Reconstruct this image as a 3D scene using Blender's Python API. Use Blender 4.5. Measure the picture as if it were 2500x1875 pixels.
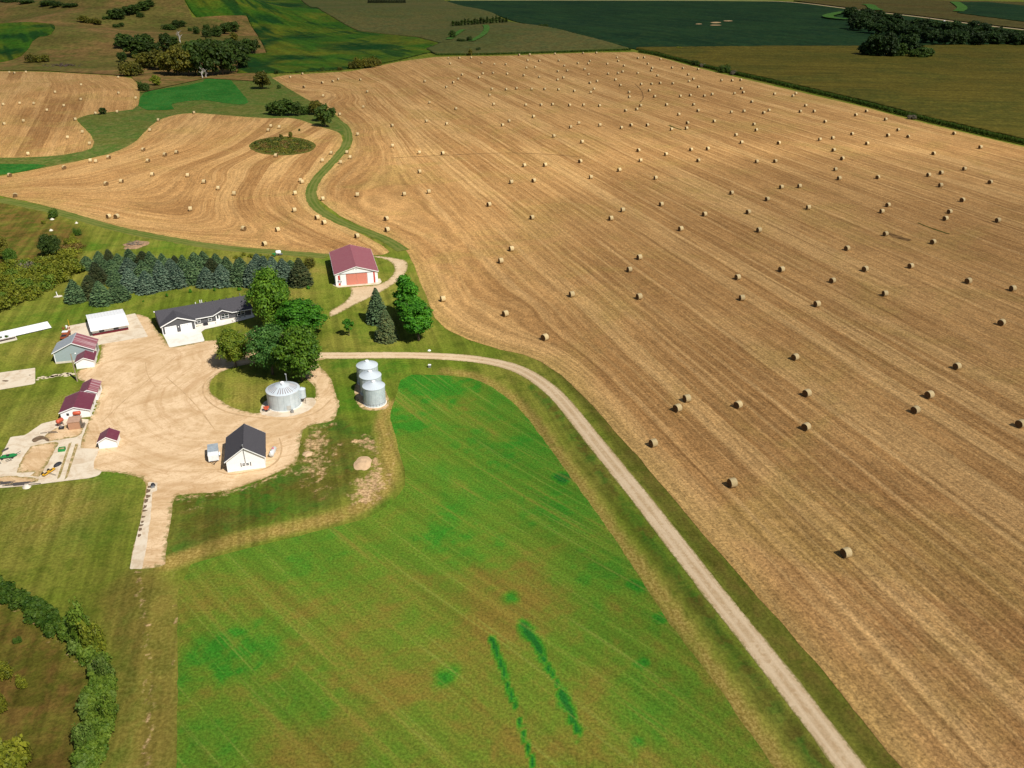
import bpy, bmesh, math, random
import numpy as np
from mathutils import Vector, Matrix
for o in list(bpy.data.objects): bpy.data.objects.remove(o)
SC = bpy.context.scene; COL = SC.collection
# ------------------------------------------------------------------ camera
F, CX, CY, CAMH, HOR = 2150.0, 1250.0, 937.5, 105.0, -150.0     # photo pixels (2500 x 1875) and metres
PITCH = math.atan((CY - HOR) / F); CP, SP = math.cos(PITCH), math.sin(PITCH)
cd = bpy.data.cameras.new('camera'); cam = bpy.data.objects.new('camera', cd); COL.objects.link(cam)
cam.location = (0, 0, CAMH); cam.rotation_euler = (math.pi / 2 - PITCH, 0, 0)
cd.sensor_width = 36.0; cd.lens = 36.0 * F / 2500.0; cd.clip_start = 0.5; cd.clip_end = 30000
SC.camera = cam
# ------------------------------------------------------------------ sky and sun
SUN_EL = math.radians(49); SD = Vector((0.69, -0.72, 0)).normalized() * math.cos(SUN_EL) + Vector((0, 0, math.sin(SUN_EL)))
W = bpy.data.worlds.new('World'); SC.world = W; W.use_nodes = True
wn = W.node_tree.nodes; bgn = wn['Background']; st = wn.new('ShaderNodeTexSky'); st.sky_type = 'NISHITA'; st.sun_disc = False
st.sun_elevation = SUN_EL; st.sun_rotation = math.atan2(SD.x, SD.y); st.altitude = 400; st.air_density = 1.0; st.dust_density = 1.0
W.node_tree.links.new(st.outputs[0], bgn.inputs[0]); bgn.inputs[1].default_value = 0.05
sl = bpy.data.lights.new('sun', 'SUN'); sl.energy = 5.0; sl.angle = math.radians(0.5); sl.color = (1.0, 0.95, 0.87)
so = bpy.data.objects.new('sun', sl); COL.objects.link(so); so.rotation_euler = SD.to_track_quat('Z', 'Y').to_euler(); so.location = (200, -200, 400)
SC.view_settings.view_transform = 'Standard'; SC.view_settings.look = 'None'; SC.view_settings.exposure = 0.15; SC.view_settings.gamma = 1.0
SC.view_settings.use_curve_mapping = False
SC.cycles.max_bounces = 4; SC.cycles.diffuse_bounces = 2; SC.cycles.glossy_bounces = 2; SC.cycles.transmission_bounces = 2; SC.cycles.transparent_max_bounces = 4
# ------------------------------------------------------------------ terrain height and pixel -> ground
def flat(px, py):
    a = (px - CX) / F; b = (py - CY) / F; t = CAMH / (SP + b * CP)
    return np.array([a * t, (CP - b * SP) * t])
HILLS = []
for px, py, A, sx, sy in [(60, 60, 24, 150, 80), (250, 75, 20, 100, 70), (150, 118, 16, 120, 55), (420, 60, 24, 70, 80), (570, 70, 16, 60, 90), (540, 20, 14, 60, 80), (60, 105, 9, 50, 32), (190, 92, 10, 60, 30), (110, 35, 12, 80, 40), (330, 62, 10, 45, 35), (500, 62, 10, 40, 35), (260, 24, 12, 60, 45), (430, 30, 12, 40, 50), (900, 45, 12, 160, 120),
                          (1330, 95, 9, 120, 110), (90, 230, 3.5, 70, 70), (560, 330, 3.0, 55, 60)]:
    c = flat(px, py); HILLS.append((c[0], c[1], A, sx, sy))
mc = flat(690, 362); HILLS.append((mc[0] + 0, mc[1] + 6, 3.4, 8.5, 13))
def H(x, y):
    z = np.zeros_like(np.asarray(x, float))
    for cx, cy, A, sx, sy in HILLS: z = z + A * np.exp(-0.5 * (((x - cx) / sx) ** 2 + ((y - cy) / sy) ** 2))
    return z * np.clip((np.asarray(y) - 330) / 120, 0, 1)
def G(P):
    """photo pixels (n,2) -> ground points (n,3) on the terrain"""
    P = np.atleast_2d(np.asarray(P, float)); a = (P[:, 0] - CX) / F; b = (P[:, 1] - CY) / F
    dy = CP - b * SP; dz = -(SP + b * CP); dz = np.minimum(dz, -0.008)
    tf = CAMH / -dz; t = tf * 0.55; done = np.zeros(len(P), bool); res = tf.copy()
    for i in range(460):
        t2 = t + tf * 0.001
        z = CAMH + dz * t2; h = H(a * t2, dy * t2); hit = (~done) & (z <= h)
        if hit.any():
            lo, hi = t[hit].copy(), t2[hit].copy(); aa, bb, cc = a[hit], dy[hit], dz[hit]
            for _ in range(14):
                m = (lo + hi) / 2; below = CAMH + cc * m <= H(aa * m, bb * m); hi = np.where(below, m, hi); lo = np.where(below, lo, m)
            res[hit] = hi; done |= hit
        t = t2
        if done.all(): break
    return np.stack([a * res, dy * res, np.where(done, H(a * res, dy * res), 0)], 1)
def g1(px, py): return Vector(G([(px, py)])[0])
def pxm(p): 
    """photo pixels per metre (across) at a ground point"""
    return F / (p[1] * CP + (CAMH - p[2]) * SP)
def pxheight(p, npx):
    """metres of a vertical thing standing at p that is npx photo pixels tall"""
    z = p[1] * CP + (CAMH - p[2]) * SP; b = (-(p[1]) * SP + (CAMH - p[2]) * CP) / z * F
    return npx * z / (F * CP - b * SP)
# ------------------------------------------------------------------ numpy noise, polygons, thin plate spline
def vnoise(x, y, seed=0):
    xi = np.floor(x).astype(np.int64); yi = np.floor(y).astype(np.int64); fx = x - xi; fy = y - yi
    def h(i, j):
        n = (i * 374761393 + j * 668265263 + seed * 974634777) & 0x7fffffff
        n = ((n ^ (n >> 13)) * 1274126177) & 0x7fffffff
        return ((n ^ (n >> 16)) & 0xffff) / 65535.0
    sx = fx * fx * (3 - 2 * fx); sy = fy * fy * (3 - 2 * fy)
    return (h(xi, yi) * (1 - sx) + h(xi + 1, yi) * sx) * (1 - sy) + (h(xi, yi + 1) * (1 - sx) + h(xi + 1, yi + 1) * sx) * sy
def fbm(x, y, seed=0): return (vnoise(x, y, seed) * .5 + vnoise(x * 2.1, y * 2.1, seed + 1) * .3 + vnoise(x * 4.3, y * 4.3, seed + 2) * .2) - .5
def segdist(X, Y, P, closed):
    d = np.full(X.shape, 1e18); n = len(P)
    for i in range(n if closed else n - 1):
        x0, y0 = P[i][:2]; x1, y1 = P[(i + 1) % n][:2]; ex, ey = x1 - x0, y1 - y0; L = ex * ex + ey * ey + 1e-12
        t = np.clip(((X - x0) * ex + (Y - y0) * ey) / L, 0, 1); d = np.minimum(d, (X - x0 - t * ex) ** 2 + (Y - y0 - t * ey) ** 2)
    return np.sqrt(d)
def inside(X, Y, P):
    c = np.zeros(X.shape, bool); n = len(P)
    for i in range(n):
        x0, y0 = P[i][:2]; x1, y1 = P[(i + 1) % n][:2]
        if y0 == y1: continue
        c ^= ((y0 > Y) != (y1 > Y)) & (X < (x1 - x0) * (Y - y0) / (y1 - y0) + x0)
    return c
def sdist(X, Y, P): d = segdist(X, Y, P, True); return np.where(inside(X, Y, P), d, -d)
def smooth(P, it=2, closed=False):
    P = [np.array(p, float) for p in P]
    for _ in range(it):
        Q = []; n = len(P)
        for i in range(n if closed else n - 1):
            a, b = P[i], P[(i + 1) % n]; Q += [a * .75 + b * .25, a * .25 + b * .75]
        if not closed: Q = [P[0]] + Q + [P[-1]]
        P = Q
    return P
class TPS:
    def __init__(s, pts, vals, lam=0.02):
        P = np.array(pts, float); s.c = P.mean(0); s.k = 100.0; s.P = (P - s.c) / s.k; n = len(P)
        r = ((s.P[:, None] - s.P[None]) ** 2).sum(2); K = np.where(r > 0, .5 * r * np.log(r + 1e-20), 0) + lam * np.eye(n)
        A = np.zeros((n + 3, n + 3)); A[:n, :n] = K; A[:n, n] = 1; A[:n, n + 1:] = s.P; A[n, :n] = 1; A[n + 1:, :n] = s.P.T
        s.w = np.linalg.solve(A, np.concatenate([np.array(vals, float), [0, 0, 0]])); s.n = n
    def __call__(s, x, y):
        x = np.asarray(x, float); sh = x.shape; Q = (np.stack([x.ravel(), np.asarray(y, float).ravel()], 1) - s.c) / s.k; out = np.zeros(len(Q))
        for i in range(0, len(Q), 20000):
            q = Q[i:i + 20000]; r = ((q[:, None] - s.P[None]) ** 2).sum(2)
            out[i:i + 20000] = np.where(r > 0, .5 * r * np.log(r + 1e-20), 0) @ s.w[:s.n] + s.w[s.n] + q @ s.w[s.n + 1:]
        return out.reshape(sh)
# ------------------------------------------------------------------ objects
def tag(o, label=None, cat=None, group=None, kind=None):
    if label: o['label'] = label
    if cat: o['category'] = cat
    if group: o['group'] = group
    if kind: o['kind'] = kind
    return o
def empty(name, loc, rz=0.0, scale=(1, 1, 1)):
    o = bpy.data.objects.new(name, None); COL.objects.link(o); o.location = loc; o.rotation_euler = (0, 0, rz); o.scale = scale; o.empty_display_size = .5
    return o
def link(name, me, parent=None):
    o = bpy.data.objects.new(name, me); COL.objects.link(o)
    if parent is not None: o.parent = parent
    return o
def mesh(name, V, Fc, mats, mi=None, smooth_=False, attrs=None):
    me = bpy.data.meshes.new(name); me.from_pydata([tuple(v) for v in V], [], [tuple(f) for f in Fc])
    for m in mats: me.materials.append(m)
    if mi is not None: me.polygons.foreach_set('material_index', np.array(mi, dtype=np.int32))
    if smooth_: me.polygons.foreach_set('use_smooth', np.ones(len(me.polygons), bool))
    for k, v in (attrs or {}).items():
        a = me.attributes.new(k, 'FLOAT', 'POINT'); a.data.foreach_set('value', np.array(v, dtype=np.float32))
    me.update(); return me
class MB:
    def __init__(s): s.v = []; s.f = []; s.mi = []; s.st = []
    def add(s, V, Fc, m=0):
        b = len(s.v); s.st.append(b); s.v += [tuple(p) for p in V]; s.f += [tuple(i + b for i in q) for q in Fc]; s.mi += [m] * len(Fc); return s
    def box(s, x0, x1, y0, y1, z0, z1, m=0):
        V = [(x0, y0, z0), (x1, y0, z0), (x1, y1, z0), (x0, y1, z0), (x0, y0, z1), (x1, y0, z1), (x1, y1, z1), (x0, y1, z1)]
        return s.add(V, [(3, 2, 1, 0), (4, 5, 6, 7), (0, 1, 5, 4), (1, 2, 6, 5), (2, 3, 7, 6), (3, 0, 4, 7)], m)
    def prism(s, poly, a, b, ax, m=0):
        """polygon in the two axes other than ax, extruded from a to b along ax"""
        n = len(poly)
        def P(p, q): return (q, p[0], p[1]) if ax == 0 else ((p[0], q, p[1]) if ax == 1 else (p[0], p[1], q))
        V = [P(p, a) for p in poly] + [P(p, b) for p in poly]
        Fc = [tuple(range(n)), tuple(range(2 * n - 1, n - 1, -1))] + [(i, i + n, (i + 1) % n + n, (i + 1) % n) for i in range(n)]
        return s.add(V, Fc, m)
    def tube(s, p0, p1, r0, r1=None, n=8, m=0, caps=True):
        p0, p1 = Vector(p0), Vector(p1); r1 = r0 if r1 is None else r1; d = (p1 - p0).normalized(); q = d.to_track_quat('Z', 'Y')
        A = [p0 + q @ Vector((r0 * math.cos(2 * math.pi * i / n), r0 * math.sin(2 * math.pi * i / n), 0)) for i in range(n)]
        B = [p1 + q @ Vector((r1 * math.cos(2 * math.pi * i / n), r1 * math.sin(2 * math.pi * i / n), 0)) for i in range(n)]
        Fc = [(i, (i + 1) % n, (i + 1) % n + n, i + n) for i in range(n)]
        if caps: Fc += [tuple(range(n - 1, -1, -1)), tuple(range(n, 2 * n))]
        return s.add(A + B, Fc, m)
    def lathe(s, prof, n=24, m=0, c=(0, 0, 0), M=None):
        V = []; Fc = []
        for r, z in prof:
            for i in range(n):
                p = Vector((r * math.cos(2 * math.pi * i / n), r * math.sin(2 * math.pi * i / n), z)); p = (M @ p) if M is not None else p; V.append(p + Vector(c))
        for k in range(len(prof) - 1):
            for i in range(n): Fc.append((k * n + i, k * n + (i + 1) % n, (k + 1) * n + (i + 1) % n, (k + 1) * n + i))
        Fc.append(tuple(range(n - 1, -1, -1))); Fc.append(tuple(range((len(prof) - 1) * n, len(prof) * n)))
        return s.add(V, Fc, m)
    def each(s, name, mats, parent=None):
        """one object per separate piece"""
        st = s.st + [len(s.v)]; out = []
        for k in range(len(s.st)):
            a, b = st[k], st[k + 1]; q = MB(); q.v = s.v[a:b]; q.f = [tuple(i - a for i in f) for f in s.f if a <= f[0] < b]; q.mi = [0] * len(q.f); out.append(q.build(name, mats, parent))
        return out
    def build(s, name, mats, parent=None, smooth_=False):
        if not isinstance(mats, (list, tuple)): mats = [mats]
        return link(name, mesh(name, s.v, s.f, mats, s.mi, smooth_), parent)
# ------------------------------------------------------------------ materials
class NB:
    def __init__(s, name):
        s.m = bpy.data.materials.new(name); s.m.use_nodes = True; s.t = s.m.node_tree; s.b = s.t.nodes['Principled BSDF']
        s.b.inputs['Roughness'].default_value = .9; s.b.inputs['Specular IOR Level'].default_value = .15
    def put(s, sock, v):
        if isinstance(v, bpy.types.NodeSocket): s.t.links.new(v, sock)
        elif isinstance(v, (tuple, list)): sock.default_value = tuple(v) + ((1,) if len(v) == 3 and sock.type == 'RGBA' else ())
        else: sock.default_value = v
    def M(s, op, a, b=0.0, c=0.0, clamp=False):
        n = s.t.nodes.new('ShaderNodeMath'); n.operation = op; n.use_clamp = clamp
        for i, v in enumerate((a, b, c)): s.put(n.inputs[i], v)
        return n.outputs[0]
    def MIX(s, f, a, b, mode='MIX'):
        n = s.t.nodes.new('ShaderNodeMix'); n.data_type = 'RGBA'; n.blend_type = mode; s.put(n.inputs[0], f); s.put(n.inputs[6], a); s.put(n.inputs[7], b); return n.outputs[2]
    def NOISE(s, vec, scale, detail=3.0, rough=.55, dist=0.0):
        n = s.t.nodes.new('ShaderNodeTexNoise'); n.noise_dimensions = '3D'; s.put(n.inputs['Vector'], vec); n.inputs['Scale'].default_value = scale
        n.inputs['Detail'].default_value = detail; n.inputs['Roughness'].default_value = rough; n.inputs['Distortion'].default_value = dist; return n.outputs[0]
    def R(s, f, lo, hi, a=0.0, b=1.0):
        n = s.t.nodes.new('ShaderNodeMapRange'); n.interpolation_type = 'SMOOTHSTEP'; s.put(n.inputs[0], f)
        for i, v in enumerate((lo, hi, a, b)): s.put(n.inputs[i + 1], v)
        return n.outputs[0]
    def ATTR(s, name): n = s.t.nodes.new('ShaderNodeAttribute'); n.attribute_name = name; return n.outputs['Fac']
    def POS(s): return s.t.nodes.new('ShaderNodeNewGeometry').outputs['Position']
    def OBJ(s): return s.t.nodes.new('ShaderNodeTexCoord').outputs['Object']
    def ISL(s): return s.t.nodes.new('ShaderNodeNewGeometry').outputs['Random Per Island']
    def ORND(s): return s.t.nodes.new('ShaderNodeObjectInfo').outputs['Random']
    def SEP(s, v): n = s.t.nodes.new('ShaderNodeSeparateXYZ'); s.put(n.inputs[0], v); return n.outputs
    def XYZ(s, x, y, z):
        n = s.t.nodes.new('ShaderNodeCombineXYZ')
        for i, v in enumerate((x, y, z)): s.put(n.inputs[i], v)
        return n.outputs[0]
    def VM(s, v, k): n = s.t.nodes.new('ShaderNodeVectorMath'); n.operation = 'MULTIPLY'; s.put(n.inputs[0], v); s.put(n.inputs[1], k); return n.outputs[0]
    def BUMP(s, h, strength=.5, dist=.1):
        n = s.t.nodes.new('ShaderNodeBump'); n.inputs['Strength'].default_value = strength; n.inputs['Distance'].default_value = dist; s.put(n.inputs['Height'], h); s.t.links.new(n.outputs[0], s.b.inputs['Normal'])
    def done(s, col, rough=None, metal=None):
        s.put(s.b.inputs['Base Color'], col)
        if rough is not None: s.put(s.b.inputs['Roughness'], rough)
        if metal is not None: s.put(s.b.inputs['Metallic'], metal)
        return s.m
def plain(name, c, rough=.7, var=.12, scale=1.5, metal=0.0, spec=.3):
    """painted or cast surface with faint weathering"""
    b = NB(name); n = b.NOISE(b.OBJ(), scale, 4); k = b.R(n, .3, .7, 1 - var, 1 + var * .4)
    col = b.MIX(1.0, c, b.XYZ(k, k, k), 'MULTIPLY'); b.b.inputs['Specular IOR Level'].default_value = spec
    return b.done(col, rough, metal)
def ribbed(name, c, axis=0, pitch=.3, rough=.5, metal=0.0, dirt=(.3, .2, .12), dk=.15, streak=0.0, sc=(.6, .4, .35)):
    b = NB(name); P = b.OBJ(); X = b.SEP(P); w = b.M('SINE', b.M('MULTIPLY', X[axis], 2 * math.pi / pitch))
    n = b.NOISE(b.VM(P, (1, 1, 1)), 1.2, 4); col = b.MIX(b.M('MULTIPLY', b.R(n, .45, .75), dk), c, dirt)
    k = b.R(w, .6, 1.0, 1.0, .88); col = b.MIX(1.0, col, b.XYZ(k, k, k), 'MULTIPLY')
    if streak:
        v = b.NOISE(b.XYZ(b.M('MULTIPLY', X[axis], 2.2), b.M('MULTIPLY', X[1 - axis], .08), 0), 1.0, 2); col = b.MIX(b.R(v, .5, .62, 0, streak), col, sc)
    b.BUMP(w, .35, .03); b.b.inputs['Specular IOR Level'].default_value = .4
    return b.done(col, rough, metal)
def leafmat(name, c, c2, rough=.6, trans=.25, vary=.5):
    b = NB(name); r = b.ISL(); n = b.NOISE(b.OBJ(), .55, 3); f = b.M('ADD', b.M('MULTIPLY', r, .55), b.M('MULTIPLY', b.R(n, .35, .65), .45), clamp=True)
    col = b.MIX(f, c, c2); o = b.ORND(); k = b.R(o, 0, 1, 1 - vary * .35, 1 + vary * .3)
    col = b.MIX(1.0, col, b.XYZ(k, k, k), 'MULTIPLY')
    b.b.inputs['Specular IOR Level'].default_value = .25; b.done(col, rough)
    t = b.t.nodes.new('ShaderNodeBsdfTranslucent'); ms = b.t.nodes.new('ShaderNodeMixShader'); ms.inputs[0].default_value = trans
    b.put(t.inputs[0], b.MIX(1.0, col, (1.3, 1.3, .5), 'MULTIPLY')); out = b.t.nodes['Material Output']
    b.t.links.new(b.b.outputs[0], ms.inputs[1]); b.t.links.new(t.outputs[0], ms.inputs[2]); b.t.links.new(ms.outputs[0], out.inputs[0]); return b.m
def crop(name, c, c2, c3, rows=0.0, ang=0.0, patch=.012, fine=.35, streak=None):
    """a growing crop or rough grass seen from above: broad patches, drifts, speckle and faint drill rows"""
    b = NB(name); P = b.POS(); p1 = b.NOISE(P, patch, 4, .6, .6); p2 = b.NOISE(P, patch * 9, 3); p3 = b.NOISE(P, fine, 3, .7)
    col = b.MIX(b.R(p1, .38, .62), c, c2); col = b.MIX(b.R(p2, .42, .7, 0, .6), col, c3)
    k = b.R(p3, .28, .72, .68, 1.3)
    if rows:
        X = b.SEP(P); u = b.M('ADD', b.M('MULTIPLY', X[0], math.cos(ang)), b.M('MULTIPLY', X[1], math.sin(ang)))
        v = b.NOISE(b.XYZ(b.M('MULTIPLY', u, 1 / rows), b.M('MULTIPLY', X[0], .01), b.M('MULTIPLY', X[1], .01)), 1.0, 3); k = b.M('MULTIPLY', k, b.R(v, .3, .7, .82, 1.15))
    col = b.MIX(b.M('MULTIPLY', b.ATTR('damp'), b.R(p2, .3, .6, .6, 1)), col, streak[0] if streak else c3)
    if streak:
        q = b.NOISE(b.XYZ(b.M('MULTIPLY', u, streak[1]), b.M('MULTIPLY', b.SEP(P)[0], .004), b.M('MULTIPLY', b.SEP(P)[1], .004)), 1.0, 3, .6); g = b.NOISE(P, .0075, 2, .5, 1.5)
        col = b.MIX(b.R(b.M('ADD', q, b.M('MULTIPLY', b.M('SUBTRACT', g, .5), .9)), .53, .63, 0, .8), col, streak[0])
    col = b.MIX(1.0, col, b.XYZ(k, k, k), 'MULTIPLY'); b.BUMP(p3, .8, .5); b.b.inputs['Specular IOR Level'].default_value = .05
    return b.done(col, .95)
# ------------------------------------------------------------------ ground sheets
def clipmesh(name, xs, ys, val, off, mats, attrs, zfun=None):
    """grid sheet cut along val = 0, draped on the terrain"""
    nx, ny = len(xs), len(ys); X, Y = np.meshgrid(xs, ys); X = X.ravel(); Y = Y.ravel(); v = val.ravel()
    iy, ix = np.meshgrid(np.arange(ny - 1), np.arange(nx - 1), indexing='ij'); a = (iy * nx + ix).ravel(); q = np.stack([a, a + 1, a + 1 + nx, a + nx], 1)
    pos = (v >= 0)[q]; full = q[pos.all(1)]; part = q[pos.any(1) & ~pos.all(1)]
    used = {}; VX = []; VY = []; VA = {k: [] for k in attrs}; A = {k: w.ravel() for k, w in attrs.items()}; faces = []
    uni = np.unique(full); remap = np.full(len(X), -1, np.int64); remap[uni] = np.arange(len(uni)); nb = len(uni); ex = []
    faces = [tuple(f) for f in remap[full]]
    cnt = [nb]
    def vid(i):
        if remap[i] < 0: remap[i] = cnt[0]; cnt[0] += 1; ex.append((X[i], Y[i], [A[k][i] for k in A]))
        return int(remap[i])
    def eid(i, j):
        key = (min(i, j), max(i, j))
        if key not in used:
            i2, j2 = key; t = v[i2] / (v[i2] - v[j2]); used[key] = cnt[0]; cnt[0] += 1
            ex.append((X[i2] + t * (X[j2] - X[i2]), Y[i2] + t * (Y[j2] - Y[i2]), [A[k][i2] + t * (A[k][j2] - A[k][i2]) for k in A]))
        return used[key]
    for Q in part:
        for tri in ((Q[0], Q[1], Q[2]), (Q[0], Q[2], Q[3])):
            out = []
            for i in range(3):
                p, n = int(tri[i]), int(tri[(i + 1) % 3])
                if v[p] >= 0: out.append(vid(p))
                if (v[p] >= 0) != (v[n] >= 0): out.append(eid(p, n))
            if len(out) >= 3: faces.append(tuple(out))
    VX = np.concatenate([X[uni], np.array([e[0] for e in ex])]) if ex else X[uni]; VY = np.concatenate([Y[uni], np.array([e[1] for e in ex])]) if ex else Y[uni]
    at = {k: np.concatenate([A[k][uni], np.array([e[2][n] for e in ex])]) if ex else A[k][uni] for n, k in enumerate(A)}
    Z = H(VX, VY) + off + (zfun(VX, VY, at) if zfun else 0)
    me = mesh(name, np.stack([VX, VY, Z], 1), faces, mats, None, True, at); return link(name, me)
def sheet(name, poly, cell, off, mats, wob=(0, 1), attrs=None, sm=1, world=False, zfun=None, holes=()):
    P = np.array(poly, float) if world else G(poly)[:, :2]
    P = np.array(smooth(list(P), sm, True)) if sm else P
    x0, y0 = P.min(0) - cell * 1.5; x1, y1 = P.max(0) + cell * 1.5
    xs = np.arange(x0, x1 + cell, cell); ys = np.arange(y0, y1 + cell, cell); X, Y = np.meshgrid(xs, ys); sd = sdist(X, Y, P)
    for h in holes:
        hp = np.array(smooth(list(G(h)[:, :2]), 1, True)); sd = np.minimum(sd, -sdist(X, Y, hp))
    if wob[0]: sd = sd + wob[0] * 2 * fbm(X / wob[1], Y / wob[1], len(name)) + wob[0] * .7 * fbm(X / wob[1] * 4, Y / wob[1] * 4, 5)
    at = {'sd': sd}
    for k, fn in (attrs or {}).items(): at[k] = fn(X, Y)
    return clipmesh(name, xs, ys, sd, off, mats, at, zfun)
def ribbon(name, pts, width, off, mat, nseg=None, jit=.15, cross=5, world=False, seed=1):
    C = np.array(pts, float) if world else G(pts)[:, :2]; C = np.array(smooth(list(C), 3)); d = np.r_[0, np.cumsum(np.hypot(*np.diff(C, axis=0).T))]
    n = nseg or int(d[-1] / .8); s = np.linspace(0, d[-1], n); c = np.stack([np.interp(s, d, C[:, 0]), np.interp(s, d, C[:, 1])], 1)
    t = np.gradient(c, axis=0); t /= np.linalg.norm(t, axis=1)[:, None]; nr = np.stack([-t[:, 1], t[:, 0]], 1); V = []; U = []; S = []
    wl = width / 2 + jit * 2 * fbm(s / 2.5, s * 0 + seed, seed); wr = width / 2 + jit * 2 * fbm(s / 2.5, s * 0 + seed + 9, seed + 5)
    for k in range(cross + 1):
        f = k / cross * 2 - 1; w = np.where(f < 0, wl, wr); p = c + nr * (f * w)[:, None]; V.append(np.c_[p, H(p[:, 0], p[:, 1]) + off + .06 * max(0, 1 - f * f) * min(1, width / 4)]); U.append(f * w); S.append(s)
    V = np.concatenate(V); Fc = []
    for k in range(cross):
        for i in range(n - 1): Fc.append((k * n + i, (k + 1) * n + i, (k + 1) * n + i + 1, k * n + i + 1))
    Fc = [f[::-1] for f in Fc]
    return link(name, mesh(name, V, Fc, [mat], None, True, {'cross': np.concatenate(U), 'along': np.concatenate(S)}))
# ------------------------------------------------------------------ ground
def lawn_mat():
    b = NB('lawn'); P = b.POS(); lu, dr, wd, br, bw = b.ATTR('lush'), b.ATTR('dry'), b.ATTR('weed'), b.ATTR('bare'), b.ATTR('brown'); ms = b.ATTR('mow')
    big = b.NOISE(P, .035, 4, .6, .5); mid = b.NOISE(P, .22, 4, .6, .4); fin = b.NOISE(P, 1.6, 4, .7)
    col = b.MIX(b.R(big, .36, .64), (.125, .165, .016), (.205, .200, .032)); col = b.MIX(b.R(mid, .45, .72, 0, .7), col, (.075, .105, .010))
    col = b.MIX(b.M('MULTIPLY', lu, b.R(mid, .25, .6, .45, 1)), col, (.050, .150, .009))
    w = b.M('MULTIPLY', wd, b.R(b.NOISE(P, .12, 4, .65, .8), .3, .6, .3, 1)); col = b.MIX(w, col, b.MIX(b.R(mid, .45, .60), (.016, .095, .008), (.090, .068, .014)))
    d = b.M('MULTIPLY', dr, b.R(mid, .2, .6, .45, 1)); col = b.MIX(d, col, b.MIX(b.R(fin, .4, .65), (.27, .185, .042), (.34, .245, .075)))
    q = b.M('MULTIPLY', bw, b.R(b.NOISE(P, .10, 5, .65, .8), .25, .6, .45, 1)); col = b.MIX(q, col, b.MIX(b.R(mid, .4, .62), (.145, .088, .022), b.MIX(b.R(big, .4, .6), (.075, .060, .010), (.085, .095, .012))))
    e = b.R(b.M('ADD', br, b.M('MULTIPLY', b.M('SUBTRACT', b.NOISE(P, .7, 4, .65), .5), 1.2)), .36, .66); col = b.MIX(e, col, b.MIX(b.R(fin, .35, .65), (.36, .225, .105), (.54, .365, .195)))
    s = b.NOISE(b.XYZ(b.M('MULTIPLY', ms, .55), b.M('MULTIPLY', b.SEP(P)[0], .012), b.M('MULTIPLY', b.SEP(P)[1], .012)), 1.0, 3)
    k = b.M('MULTIPLY', b.R(s, .32, .68, .78, 1.16), b.R(fin, .3, .7, .74, 1.24)); col = b.MIX(1.0, col, b.XYZ(k, k, k), 'MULTIPLY'); b.BUMP(fin, .8, .25)
    b.b.inputs['Specular IOR Level'].default_value = .05; return b.done(col, .95)
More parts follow.
